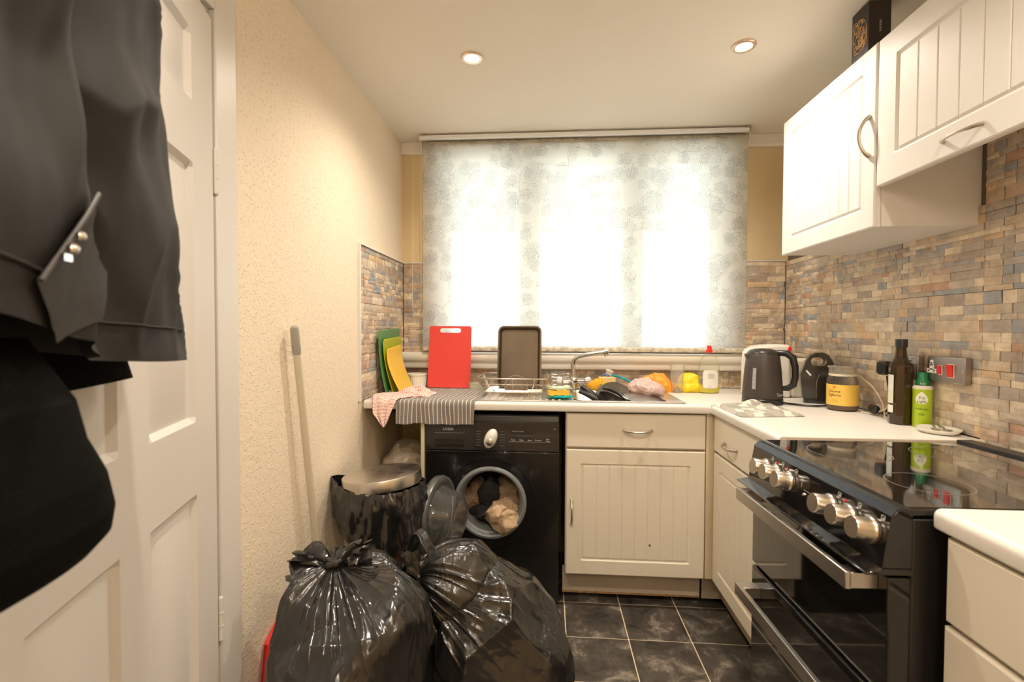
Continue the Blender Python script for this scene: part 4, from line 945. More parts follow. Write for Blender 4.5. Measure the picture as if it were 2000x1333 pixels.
b = MB(); b.tube([dp(s, jn(s, z)+.008, z) for s, z in zp], .0020, 8); b.build('zip', mat('zip_grey', (.06, .055, .05), .5), jk)
b = MB(); b.ball(dp(.857, jn(.857, 1.308)+.013, 1.308), .0042, n=10); b.ball(dp(.866, jn(.866, 1.296)+.013, 1.296), .0048, n=10); b.obox(dp(.872, jn(.872, 1.288)+.012, 1.288), DA, (0, 0, 1), DN, .005, .0028, .0016); b.build('zip_pull', M_CHROME, jk)
bc = thing('black_coat', 'black coat hanging lower under the grey jacket on the door', 'coat', tuple(dp(.85, .06, 1.0)))
S, Nn, Z = hang('body', [(1.80, .62, .84, .038, .004), (1.45, .56, .98, .040, .004), (1.30, .53, .99, .042, .004), (1.154, .445, .99, .044, .004)], (7, .004), 17, M_FLEECE, bc)
emit('body', S, Nn, Z, M_FLEECE, bc)
S, Nn, Z = hang('sleeve', [(1.222, .785, .97, .11, .046), (1.166, .780, .97, .15, .03), (1.128, .770, .97, .155, .02), (1.09, .742, .97, .16, .02), (1.053, .722, .97, .16, .02), (1.030, .719, .96, .155, .02), (1.012, .730, .95, .14, .03), (1.000, .765, .93, .12, .045), (.990, .82, .90, .10, .065)], (9, .008), 23, M_FLEECE, bc)
Z = Z+np.clip((S-.80), 0, .3)*.05*np.clip((1.1-Z)/.1, 0, 1); emit('hood', S, Nn, Z, M_FLEECE, bc)
b = MB(); b.tube([dp(.730, .095, 1.032), dp(.708, .098, 1.030), dp(.690, .10, 1.027)], .0032, 8); b.build('toggle', M_BLACKM, bc)
# ---------------------------------------------------------------- sink, tap
sk = thing('sink', 'stainless steel inset sink with a ribbed drainer on the left', 'sink', (.15, 2.37, ZW))
b = MB(); zt_, zb_ = .9145, .9103
b.box(SX0, HXa, SY0, SY1, zb_, zt_); b.box(HXb, SX1, SY0, SY1, zb_, zt_); b.box(HXa, HXb, SY0, HYa, zb_, zt_); b.box(HXa, HXb, HYb, SY1, zb_, zt_)
b.build('deck', M_STEEL, sk)
b = MB(); R_ = [round_poly(HXb-HXa, HYb-HYa, .05, 6, (HXa+HXb)/2, (HYa+HYb)/2), round_poly(HXb-HXa-.012, HYb-HYa-.012, .05, 6, (HXa+HXb)/2, (HYa+HYb)/2), round_poly(HXb-HXa-.03, HYb-HYa-.03, .06, 6, (HXa+HXb)/2, (HYa+HYb)/2), round_poly(HXb-HXa-.10, HYb-HYa-.10, .05, 6, (HXa+HXb)/2, (HYa+HYb)/2), round_poly(.02, .02, .009, 6, (HXa+HXb)/2, (HYa+HYb)/2)]
b.grid(np.array([[(x, y, z) for x, y in P] for P, z in zip(R_, (.9140, .905, .80, .765, .760))]), cv=True); b.build('bowl', M_STEEL, sk, smooth=60)
b = MB(); b.lathe([(.03, 0), (.028, .003), (.02, .002), (0, .002)], 24, ((HXa+HXb)/2, (HYa+HYb)/2, .762)); b.build('drain', M_CHROME, sk)
for i in range(13):
    x = -.285+.0285*i
    P = [(x-.006, .9143), (x-.003, .9172), (x+.003, .9172), (x+.006, .9143)]
    b = MB(); b.prism([(p[0], p[1]) for p in P], 1, 2.165, 2.52)
    b.build('drainer_rib', M_STEEL, sk, smooth=80)
b = MB()
for (a, c_, e, f) in ((SX0, SX1, SY0-.002, SY0+.004), (SX0, SX1, SY1-.004, SY1+.002), (SX0-.002, SX0+.004, SY0, SY1), (SX1-.004, SX1+.002, SY0, SY1)): b.box(a, c_, e, f, .9101, .9162)
b.build('rim', M_STEELD, sk, bevel=.0015)

tp = thing('mixer_tap', 'chrome swan-neck mixer tap standing at the back of the sink', 'tap', (.142, 2.565, .9145))
M_TAP = mat('tap_chrome', (.74, .72, .68), .14, 1.0)
b = MB(); b.lathe([(.028, 0), (.028, .006), (.021, .012), (.018, .03), (.018, .05)], 28, (.142, 2.565, .9145)); b.build('base', M_TAP, tp)
b = MB(); b.cyl((.085, 2.56, .957), (.197, 2.56, .960), .0155, n=24); b.ball((.142, 2.56, .962), .024, n=20); b.build('body', M_TAP, tp)
b = MB(); b.tube([(.142, 2.56, .975), (.139, 2.56, 1.010), (.137, 2.558, 1.045), (.141, 2.555, 1.068), (.152, 2.55, 1.083), (.172, 2.545, 1.092), (.215, 2.535, 1.101), (.262, 2.522, 1.109), (.300, 2.512, 1.115)], [.0165, .013, .0125, .0125, .0125, .012, .0115, .011, .0115], 18); b.build('spout', M_TAP, tp)
b = MB(); b.cyl((.293, 2.514, 1.114), (.315, 2.508, 1.119), .0145, n=22); b.cyl((.301, 2.512, 1.112), (.307, 2.510, 1.094), .011, n=18); b.build('nozzle', M_TAP, tp, bevel=.001)
M_CRYS = mat('tap_head_clear', (.80, .80, .80), .10, .4)
for x, sx in ((.082, -1), (.200, 1)):
    b = MB(); b.lathe([(.010, 0), (.0165, .004), (.019, .014), (.018, .028), (.012, .034), (0, .036)], 10, (x, 2.56, .9585), (sx, 0, .25)); b.build('tap_head', M_CRYS, tp, smooth=20)

# ---------------------------------------------------------------- towels
def cloth_mat(name, base, line, per, w_u, w_v, weave=None, two=None):
    m, nt, b = _new(name); lk = nt.links.new; b.inputs['Roughness'].default_value = .9; b.inputs['Sheen Weight'].default_value = .1
    uv = N(nt, 'ShaderNodeUVMap'); s = N(nt, 'ShaderNodeSeparateXYZ'); lk(uv.outputs[0], s.inputs[0])
    def stripe(src, n, w):
        a = N(nt, 'ShaderNodeMath', operation='MULTIPLY'); a.inputs[1].default_value = n; lk(src, a.inputs[0])
        f = N(nt, 'ShaderNodeMath', operation='FRACT'); lk(a.outputs[0], f.inputs[0]); l = N(nt, 'ShaderNodeMath', operation='LESS_THAN'); l.inputs[1].default_value = w; lk(f.outputs[0], l.inputs[0]); return l.outputs[0]
    col = None
    mx = N(nt, 'ShaderNodeMixRGB'); mx.inputs[1].default_value = (*base, 1); mx.inputs[2].default_value = (*line, 1)
    if weave:
        wv = N(nt, 'ShaderNodeMixRGB'); wv.inputs[1].default_value = (*base, 1); wv.inputs[2].default_value = (*weave[0], 1); lk(stripe(s.outputs[1], weave[1], .45), wv.inputs[0]); lk(wv.outputs[0], mx.inputs[1])
    su_ = stripe(s.outputs[0], per[0], w_u)
    if w_v: 
        mm = N(nt, 'ShaderNodeMath', operation='MAXIMUM'); sv_ = stripe(s.outputs[1], per[1], w_v); lk(su_, mm.inputs[0]); lk(sv_, mm.inputs[1]); su_ = mm.outputs[0]
    lk(su_, mx.inputs[0]); lk(mx.outputs[0], b.inputs['Base Color'])
    tc = N(nt, 'ShaderNodeTexCoord'); no = N(nt, 'ShaderNodeTexNoise'); no.inputs['Scale'].default_value = 260; lk(tc.outputs['Object'], no.inputs['Vector'])
    bp = N(nt, 'ShaderNodeBump'); bp.inputs['Strength'].default_value = .3; bp.inputs['Distance'].default_value = .002; lk(no.outputs[0], bp.inputs['Height']); lk(bp.outputs[0], b.inputs['Normal']); return m
# grey towel: flat on the worktop, over the front edge, hanging
TX0, TX1 = -.672, -.318
def gt(u, v):
    # v: 0 back .. 1 lower hem
    path = np.array([[2.50, .9125], [2.30, .9125], [2.13, .9130], [2.105, .9125], [2.0965, .905], [2.0945, .895], [2.0935, .86], [2.093, .809]])
    d = np.r_[0, np.cumsum(np.hypot(*np.diff(path, axis=0).T))]; t = v*d[-1]
    y = np.interp(t, d, path[:, 0]); z = np.interp(t, d, path[:, 1])
    q = np.stack([u*9, v*4, 0*u], -1); hang_ = np.clip((t-d[4])/(d[-1]-d[4]), 0, 1)
    skew = np.where(y > 2.10, (y-2.10)*.10, 0)
    x = TX0+(TX1-TX0)*u+skew+.006*hang_*vnoise(q, 3)
    y = y-.007*hang_*(vnoise(q*1.3, 5)+.6)-.0008
    z = z+(1-hang_)*.0032*(1+vnoise(q*1.1, 9))*(y > 2.11)+.004*hang_*vnoise(q*.8, 4)
    return x, y, z
sb, uv = sheet(gt, 110, 120)
o = sb.build('tea_towel', cloth_mat('grey_towel', (.185, .165, .150), (.72, .67, .60), (19, 1), .16, 0, ((.25, .225, .205), 62)), loc=(-.5, 2.1, ZW), smooth=80, uv=uv, solid=.0015)
tag(o, 'grey tea towel with white stripes hanging over the worktop edge above the washing machine', 'tea towel')
# red checked cloth
M_RED = cloth_mat('red_check', (.80, .66, .58), (.55, .12, .12), (14, 26), .13, .12)
def rt(u, v):
    path = np.array([[2.34, .915], [2.25, .921], [2.16, .9195], [2.112, .9175], [2.0905, .909], [2.085, .893], [2.083, .85], [2.081, .798]])
    d = np.r_[0, np.cumsum(np.hypot(*np.diff(path, axis=0).T))]; t = v*d[-1]; y = np.interp(t, d, path[:, 0]); z = np.interp(t, d, path[:, 1])
    hg = np.clip((t-d[4])/(d[-1]-d[4]), 0, 1)
    xl = np.interp(v, [0, .5, .68, .85, 1], [-.775, -.80, -.775, -.768, -.725]); xr = np.interp(v, [0, .5, .62, .80, 1], [-.66, -.62, -.655, -.683, -.704])
    x = xl+(xr-xl)*u; q = np.stack([u*2.5, v*5, 0*u], -1)
    z = z+(1-hg)*.014*np.abs(vnoise(q*1.5, 7))+hg*(u-.4)**2*.05*hg
    y = y-hg*(.018*np.abs(np.sin(u*7+v*2))+.004)-.003
    return x, y, z
sb, uv = sheet(rt, 60, 110)
rtw = thing('dish_cloth', 'red and white checked cloth crumpled at the worktop corner, one end hanging down', 'cloth', (-.72, 2.2, ZW))
sb.build('hanging_end', M_RED, rtw, smooth=80, uv=uv, solid=.0016)
def rt2(u, v):
    x = -.70+.155*u+.012*vnoise(np.stack([u*3, v*3, 0*u], -1), 2); y = 2.20+.13*v-.02*u
    q = np.stack([u*4, v*4, 0*u], -1); w_ = np.sin(np.pi*np.clip(u, .0, 1))**.5*np.sin(np.pi*np.clip(v, 0, 1))**.5
    z = .9165+w_*(.024+.02*ridge(q*1.2, 4)+.010*vnoise(q*2.6, 6))
    return x, y, np.maximum(z, .9158)
sb, uv = sheet(rt2, 80, 70); sb.build('crumpled_end', M_RED, rtw, smooth=80, uv=uv, solid=.0016)

# ---------------------------------------------------------------- chopping mats and board
def mat_sheet(label, y0, y1, ztop, bulge, xw, col, toe, seed):
    pts = np.array(ztop)
    def fn(u, v):
        y = y0+(y1-y0)*u
        # rounded upper corners
        rc = .022; w_ = (y1-y0)
        top = np.interp(u, [0, 1], pts); e = np.minimum(u, 1-u)*w_; drop = np.where(e < rc, rc-np.sqrt(np.maximum(rc*rc-(rc-e)**2, 0)), 0)
        z = .9165+(top-drop-.9165)*v
        h = v; x = xw+(1-h)**2*toe+bulge*np.sin(np.pi*h)*(1-h)
        return x, y+(1-h)**2*.02, z
    sb, _ = sheet(fn, 50, 40)
    o = sb.build('chopping_mat', mat('mat'+str(seed), col, .35), loc=(xw, (y0+y1)/2, .9165), smooth=80, solid=.0022); tag(o, label, 'chopping mat', 'flexible chopping mats'); return o
mat_sheet('dark green flexible chopping mat, tallest and rearmost against the left tiles', 2.250, 2.585, (1.222, 1.236), .0, -.806, (.10, .27, .085), .030, 1)
mat_sheet('lime green flexible chopping mat between the dark green and yellow ones', 2.272, 2.555, (1.180, 1.192), .004, -.790, (.42, .46, .015), .042, 2)
mat_sheet('yellow flexible chopping mat, lowest and frontmost at the left tiles', 2.270, 2.500, (1.132, 1.150), .008, -.772, (.85, .56, .07), .062, 3)
bd = MB(); oc = round_poly(.232, .335, .012, 4); hole = round_poly(.116, .024, .0115, 4, -.0, .143)
def plate_with_slot(outer, inner, th, fm):
    b = MB(); n = len(outer)
    k = 96
    def resample(P, c):
        P = np.array(P); A = np.arctan2(P[:, 1]-c[1], P[:, 0]-c[0]); o_ = np.argsort(A); return P[o_], A[o_]
    bm = bmesh.new(); vo = [bm.verts.new((p[0], 0, p[1])) for p in outer]; vi = [bm.verts.new((p[0], 0, p[1])) for p in inner]
    eo = [bm.edges.new((vo[i], vo[(i+1) % len(vo)])) for i in range(len(vo))]; ei = [bm.edges.new((vi[i], vi[(i+1) % len(vi)])) for i in range(len(vi))]
    bmesh.ops.triangle_fill(bm, edges=eo+ei, use_beauty=True); bm.verts.index_update()
    V = [tuple(v.co) for v in bm.verts]; Fc = [tuple(v.index for v in f.verts) for f in bm.faces]; bm.free()
    for y in (0, th): b.add([fm((v[0], y, v[2])) for v in V], Fc)
    for R in (outer, inner): b.grid(np.array([[fm((p[0], y, p[1])) for p in R] for y in (0, th)]), cv=True)
    return b
lean = math.atan2(.050, .33)
fm = lambda p: (-.528+p[0], 2.553+(p[2]+.1675)*math.sin(lean)+p[1], .9165+(p[2]+.1675)*math.cos(lean))
o = plate_with_slot(oc, hole, .006, fm).build('chopping_board', mat('board_red', (.74, .055, .045), .38, bump=(200, .05, .001)), smooth=30, bevel=.001, seg=1, loc=(-.528, 2.553, .9165)); tag(o, 'red plastic chopping board with a handle slot leaning on the window sill', 'chopping board')

# white ribbed basket
bs = thing('basket', 'small white ribbed plastic basket between yellow mat and red board', 'basket', (-.715, 2.575, .911))
b = MB(); b.lathe([(0, .0), (.046, .0), (.052, .068), (.056, .070), (.056, .078), (.050, .078), (.044, .004), (0, .004)], 48, (-.710, 2.580, .911)); b.build('tub', M_WHITEP, bs)
for k in range(30):
    a = 2*math.pi*k/30; c_, s_ = math.cos(a), math.sin(a); b = MB(); b.tube([(-.710+.0475*c_, 2.580+.0475*s_, .918), (-.710+.0525*c_, 2.580+.0525*s_, .975)], .0016, 5); b.build('rib', M_WHITEP, bs)
# glass dish behind the rack
o = MB().lathe([(0, .0), (.034, .0), (.040, .008), (.043, .030), (.044, .032), (.041, .032), (.037, .009), (0, .006)], 40, (-.378, 2.555, .911)).build('glass_dish', clear('green_glass', (.95, .97, .92), .04, 1.25, .30, (.75, .75, .62)), loc=(-.378, 2.555, .911)); tag(o, 'small pale glass dish standing at the lower right of the red board', 'dish')

# ---------------------------------------------------------------- dish rack, baking tray, plate
rk = thing('dish_rack', 'steel wire dish rack standing on the drainer', 'dish rack', (-.16, 2.39, .9172))
M_WIRE = mat('rack_wire', (.50, .44, .36), .25, 1.0)
def rloop(x0, x1, y0, y1, z, r, n=5):
    P = round_poly(x1-x0, y1-y0, r, n, (x0+x1)/2, (y0+y1)/2); return [(p[0], p[1], z) for p in P]
top_ = rloop(-.330, .004, 2.232, 2.530, 1.000, .03); midr = rloop(-.317, -.006, 2.244, 2.520, .972, .028); bot_ = rloop(-.297, -.024, 2.262, 2.502, .932, .025)
b = MB(); b.tube(top_, .0032, 8, closed=True); b.build('top_rim', M_WIRE, rk)
b = MB(); b.tube(midr, .0018, 6, closed=True); b.build('middle_rail', M_WIRE, rk)
b = MB(); b.tube(bot_, .0024, 6, closed=True); b.build('bottom_rim', M_WIRE, rk)
for t in [(.18, 0), (.5, 0), (.82, 0), (.18, 1), (.5, 1), (.82, 1)]:
    f, s = t; yb, yt, ym = (2.262, 2.232, 2.244) if s == 0 else (2.502, 2.530, 2.520)
    b = MB(); b.tube([(-.330+.334*f, yt, 1.000), (-.317+.311*f, ym, .972), (-.297+.273*f, yb, .932)], .0018, 6); b.build('upright', M_WIRE, rk)
for s in (0, 1):
    for f in np.linspace(.08, .92, 10):
        xt, xm, xb = (-.330, -.317, -.297) if s == 0 else (.004, -.006, -.024)
        b = MB(); b.tube([(xt, 2.232+.298*f, 1.0), (xm, 2.244+.276*f, .972), (xb, 2.262+.24*f, .932)], .0015, 5); b.build('end_wire', M_WIRE, rk)
for f in np.linspace(.05, .95, 9):
    b = MB(); b.tube([(-.297, 2.262+.24*f, .932), (-.024, 2.262+.24*f, .932)], .0014, 5); b.build('floor_wire', M_WIRE, rk)
for x, y in ((-.265, 2.275), (-.075, 2.275), (-.265, 2.49), (-.075, 2.49)):
    b = MB(); b.tube([(x-.012, y, .932), (x-.012, y-.006, .920), (x, y-.008, .9195), (x+.012, y-.006, .920), (x+.012, y, .932)], .0017, 6); b.build('foot', M_WIRE, rk)
M_TRAY = mat('tray_brown', (.115, .083, .052), .34, .55, var=(9, .12))
def tray(u0, zc_, L_, w_, dpt):
    # rounded-rectangle baking tray, built lying then leaned
    rings = [(w_, L_, .030, 0), (w_-.002, L_-.002, .029, .003), (w_-.014, L_-.014, .024, .003), (w_-.018, L_-.018, .022, .0), (w_-.036, L_-.036, .018, -dpt), (w_-.042, L_-.042, .015, -dpt), (.02, .02, .008, -dpt)]
    le = math.radians(14); rows = []
    for a, c_, r, h in rings:
        rows.append([(u0+p[0], 2.395+(p[1]+L_/2)*math.sin(le)-h*math.cos(le)*-1*-1, zc_+(p[1]+L_/2)*math.cos(le)+h*math.sin(le)) for p in round_poly(a, c_, r, 6)])
    b = MB(); b.grid(np.array(rows), cv=True); b.add([rows[-1][i] for i in range(len(rows[-1]))], [tuple(range(len(rows[-1])))]); return b

o = tray(-.140, .9385, .320, .222, .018).build('baking_tray', M_TRAY, smooth=0, solid=.0014, loc=(-.14, 2.4, .9385)); tag(o, 'brown non-stick baking tray standing upright in the dish rack', 'baking tray')
b = MB(); b.lathe([(.058, .0), (.0575, .003), (.050, .006), (.042, .020), (.040, .022), (0, .022)], 48, (-.150, 2.335, .952), (.05, 1, .30))
o = b.build('small_dish', mat('dish_stone', (.32, .25, .18), .3), smooth=50, solid=.002, loc=(-.15, 2.335, .93)); tag(o, 'small round brown dish standing on edge in front of the baking tray', 'dish')

# sponges
o = lobed((.058, 2.222, .9245), [((0, 0, 0), (.066, .046, .0095))], 3, 80, 50, 30, (.85, 1.0), (0, 0, 1), None, ((22, .004),)).build('cleaning_cloth', mat('teal_cloth', (.0, .30, .28), .85, bump=(250, .3, .002)), smooth=60, loc=(.058, 2.222, .9165)); tag(o, 'teal folded cleaning cloth under the yellow sponge on the drainer', 'cloth')
def sponge(c, hx, hy, hz, m, name, label, rot=0, seed=1, curve=0):
    R = Matrix.Rotation(rot, 3, 'Z'); b = MB(); nx, ny = 14, 10; 
    top = []; 
    for z in (-1, 1):
        rows = []
        for i in range(nx):
            row = []
            for j in range(ny):
                x, y = (i/(nx-1)*2-1), (j/(ny-1)*2-1); rx = x*hx*(1-.10*abs(y)**4); ry = y*hy*(1-.10*abs(x)**4)
                q = R @ Vector((rx, ry, z*hz*(1-.12*max(abs(x), abs(y))**6))); zz2 = q.z+curve*(x*x)+.0015*math.sin(x*9+seed)*z
                row.append((c[0]+q.x, c[1]+q.y, c[2]+zz2))
            rows.append(row)
        top.append(rows); b.grid(np.array(rows))
    ring = [(i, 0) for i in range(nx)]+[(nx-1, j) for j in range(1, ny)]+[(i, ny-1) for i in range(nx-2, -1, -1)]+[(0, j) for j in range(ny-2, 0, -1)]
    b.grid(np.array([[top[k][i][j] for i, j in ring] for k in (0, 1)]), cv=True)
    o = b.build(name, m, smooth=50, loc=(c[0], c[1], c[2]-hz)); tag(o, label, 'sponge'); return o
M_SPY = mat('sponge_yellow', (.85, .50, .05), .9, bump=(160, .5, .003)); M_SPG = mat('sponge_mint', (.55, .68, .44), .9, bump=(160, .4, .003)); M_SPC = mat('sponge_cream', (.82, .60, .28), .9, bump=(140, .4, .003))
sponge((.054, 2.225, .9435), .049, .035, .0125, M_SPY, 'sponge', 'yellow sponge lying on the teal cloth on the drainer', .15, 2, -.003)
sponge((.056, 2.228, .9605), .049, .036, .0055, M_SPG, 'scouring_pad', 'pale mint scouring pad on top of the yellow sponge stack', .28, 5, .004)
sponge((.318, 2.585, .948), .046, .022, .033, M_SPC, 'sponge', 'cream thick sponge propped up behind the pans at the sink', .05, 3)

# clear ribbed glass rack behind the tap
gl = thing('wire_caddy', 'clear and chrome cutlery caddy behind the tap', 'caddy', (.075, 2.60, .9145))
M_CW = mat('bright_wire', (.8, .78, .75), .15, 1.0)
for z in (.935, .955, .975, .990):
    b = MB(); b.tube(rloop(.02, .125, 2.588, 2.64, z, .01, 3), .0016, 6, closed=True); b.build('ring', M_CW, gl)
b = MB(); b.box(.022, .123, 2.590, 2.638, .9147, 1.006); b.build('clear_box', clear('caddy_clear', (.985, .985, .97), .05, 1.2, .07, (.85, .82, .75)), gl, bevel=.004)
for x in (.022, .05, .09, .123):
    b = MB(); b.tube([(x, 2.588, .918), (x, 2.588, 1.008)], .0014, 5); b.build('upright', M_CW, gl)

# ---------------------------------------------------------------- washing up in the bowl
M_PANIN = mat('pan_grey', (.40, .36, .30), .48, .2); M_PANB = mat('pan_black', (.022, .02, .018), .35, bump=(90, .15, .001)); 
def axes_from(n):
    n = Vector(n).normalized(); a = n.cross(Vector((0, 0, 1))); a = a.normalized() if a.length > .01 else Vector((1, 0, 0)); return n, a, n.cross(a)
def pan(name, label, c, n, r, h, handle, m_in, hr=(.012, .009)):
    t = thing(name, label, 'pan', c)
    b = MB(); b.lathe([(0, 0), (r*.86, 0), (r*.93, .006), (r, h), (r+.003, h+.001), (r+.003, h-.002), (r*.95, .004)], 56, c, n); b.build('outer', M_PANB, t, smooth=50)
    b = MB(); b.lathe([(0, .003), (r*.84, .003), (r*.91, .008), (r-.001, h+.0005)], 56, c, n); b.build('inner', m_in, t, smooth=50)
    b = MB(); b.tube(handle, [hr[0]*(.75+.35*math.sin(math.pi*min(1, i/(len(handle)-1)*1.2))) for i in range(len(handle))], 12); V = np.array(b.v); b.build('handle', M_PANB, t, smooth=60)
    return t
pan('saucepan', 'grey-lined saucepan tilted in the sink, its black handle arched over the front', (.335, 2.440, .858), (-.12, -.62, .77), .082, .070, [(.268, 2.33, .950), (.300, 2.315, .948), (.333, 2.30, .935), (.360, 2.285, .915), (.378, 2.27, .890), (.386, 2.26, .872)], M_PANIN, (.0095, .009))
pan('frying_pan', 'black frying pan sunk in the bowl, its thick handle pointing up towards the tap', (.36, 2.30, .835), (.25, -.1, .96), .115, .035, [(.262, 2.285, .885), (.235, 2.28, .908), (.205, 2.285, .930), (.180, 2.29, .950), (.163, 2.295, .963)], M_PANB, (.0165, .01))
pan('milk_pan', 'small dark pan at the left of the sink bowl, handle lying across it', (.290, 2.252, .876), (.35, -.2, .9), .066, .042, [(.262, 2.235, .885), (.235, 2.24, .905), (.205, 2.245, .922), (.175, 2.25, .935), (.150, 2.255, .944)], M_PANB, (.0125, .01))
lid = thing('pan_lid', 'steel-rimmed pan lid lying flat over the right of the sink bowl', 'lid', (.44, 2.30, .90))
b = MB(); b.lathe([(.095, 0), (.096, .004), (.092, .007), (.05, .014), (0, .017)], 56, (.446, 2.285, .905), (.13, -.12, 1)); b.build('dome', mat('lid_grey', (.33, .30, .27), .3, .8), lid, smooth=50)
b = MB(); b.lathe([(.096, -.003), (.0985, .0), (.0985, .005), (.095, .008)], 56, (.446, 2.285, .905), (.13, -.12, 1)); b.build('rim', M_CHROME, lid)
def pinkpost(P, PH, TH): return P
o = lobed((.470, 2.385, .950), [((0, 0, 0), (.080, .06, .034)), ((.035, -.01, -.012), (.045, .05, .022))], 12, 130, 90, 38, (.85, 1.0), (0, 0, 1), None, ((20, .006), (40, .003))).build('plastic_bag', film('pink_film', (.62, .43, .39), .20, 34, .8), smooth=45, loc=(.47, 2.385, .92)); tag(o, 'pinkish translucent plastic bag crumpled on top of the washing up', 'bag')
br = thing('dish_brush', 'white and blue dish brush with a turquoise handle behind the pans', 'brush', (.33, 2.60, .96))
b = MB(); b.tube([(.318, 2.60, .988), (.345, 2.598, .989), (.380, 2.592, .981), (.420, 2.58, .966), (.452, 2.565, .950)], [.0055, .0065, .006, .006, .0055], 10); b.build('handle', mat('turquoise_plastic', (.0, .36, .46), .35), br)
b = MB(); b.lathe([(.020, 0), (.022, .006), (.020, .011), (0, .012)], 24, (.318, 2.60, .984), (.1, 0, 1)); b.build('head', mat('blue_plastic', (.16, .28, .62), .35), br)
b = MB(); b.lathe([(.017, 0), (.021, .022), (.019, .026), (0, .027)], 28, (.328, 2.60, .990), (.35, -.1, 1)); b.build('bristles', mat('white_bristle', (.78, .74, .64), .9, bump=(400, .5, .002)), br)
def softlump(name, label, cat, c, lobes, seed, m, **k):
    o = lobed(c, lobes, seed, 90, 60, k.pop('facets', 26), (.82, 1.0), (0, 0, 1), None, k.pop('ridges', ((18, .007), (40, .002)))).build(name, m, smooth=55, loc=(c[0], c[1], c[2]-.02)); tag(o, label, cat); return o
softlump('dust_cloth', 'amber yellow cloth lying behind the pan handles near the tap', 'cloth', (.272, 2.565, .931), [((0, 0, 0), (.036, .03, .016)), ((-.02, 0, .002), (.02, .025, .014))], 61, mat('amber_cloth', (.80, .42, .02), .85))
softlump('rubber_glove', 'orange rubber glove lying behind the pink bag', 'glove', (.580, 2.56, .940), [((0, 0, 0), (.065, .03, .026)), ((-.055, 0, .020), (.055, .022, .013)), ((.04, 0, -.01), (.035, .03, .02))], 62, mat('orange_rubber', (.85, .36, .03), .45))
softlump('rubber_glove', 'bright yellow rubber glove between the tumbler and the soap bottle', 'glove', (.745, 2.565, .953), [((0, 0, 0), (.052, .03, .040)), ((.01, -.01, -.02), (.055, .035, .022))], 63, mat('yellow_rubber', (.88, .66, .01), .45))
o = MB().lathe([(0, .001), (.027, .001), (.0275, .004), (.036, .140), (.037, .146), (.0355, .146), (.0255, .006), (0, .006)], 40, (.665, 2.515, .9105)).build('tumbler', clear('tumbler_clear', (.985, .98, .965), .08, 1.22, .10, (.92, .88, .8)), loc=(.665, 2.515, .9105), smooth=50); tag(o, 'tall clear plastic tumbler standing beside the sink', 'tumbler')

# washing-up liquid
sp_ = thing('soap_bottle', 'clear washing-up liquid bottle with red cap and a little yellow liquid', 'bottle', (.825, 2.52, .9105))
def oval(b, prof, c, ky, n=48, m=0):
    rows = [[(c[0]+r*math.cos(a), c[1]+r*ky*math.sin(a), c[2]+h) for a in np.linspace(0, 2*math.pi, n, endpoint=False)] for r, h in prof]; b.grid(np.array(rows), cv=True, m=m); return b
c0 = (.825, 2.52, .9105)
oval(MB(), [(0, .001), (.049, .001), (.052, .006), (.053, .05), (.053, .10), (.050, .145), (.038, .178), (.020, .194), (.014, .198), (.014, .212)], c0, .62).build('bottle', clear('soap_clear', (.985, .985, .96), .05, 1.22, .06, (.95, .93, .82)), sp_, smooth=50)
oval(MB(), [(0, .003), (.047, .003), (.050, .007), (.0510, .036), (0, .037)], c0, .60).build('liquid', mat('soap_yellow', (.72, .62, .02), .15), sp_, smooth=40)
b = MB(); b.lathe([(0, .242), (.009, .242), (.011, .238), (.0125, .222), (.0165, .218), (.0165, .206), (.0, .206)], 28, c0); b.build('cap', M_REDP, sp_)
lb = MB(); rows = []
for i in range(21):
    a = math.radians(-90-44+88*i/20); ee = abs(i-10)/10
    rows.append([(c0[0]+.0536*math.cos(a), c0[1]+.0536*.62*math.sin(a)-.0004, c0[2]+z) for z in np.linspace(.026+.012*max(0, ee-.75)*4, .118-.012*max(0, ee-.75)*4, 6)])
lb.grid(np.array(rows)); lb.build('label', mat('soap_label', (.80, .77, .70), .5), sp_, smooth=60)
for k, (w_, z) in enumerate(((.030, .098), (.034, .091), (.026, .084), (.034, .077))): MB().box(c0[0]-w_/2, c0[0]+w_/2, c0[1]-.0352, c0[1]-.0348, c0[2]+z, c0[2]+z+.0022).build('print_line', mat('faint_print', (.52, .49, .45), .6), sp_)
lettering('IPS', .011, (c0[0]-.006, c0[1]-.0354, c0[2]+.034), X_, Z_, M_PRT, sp_)

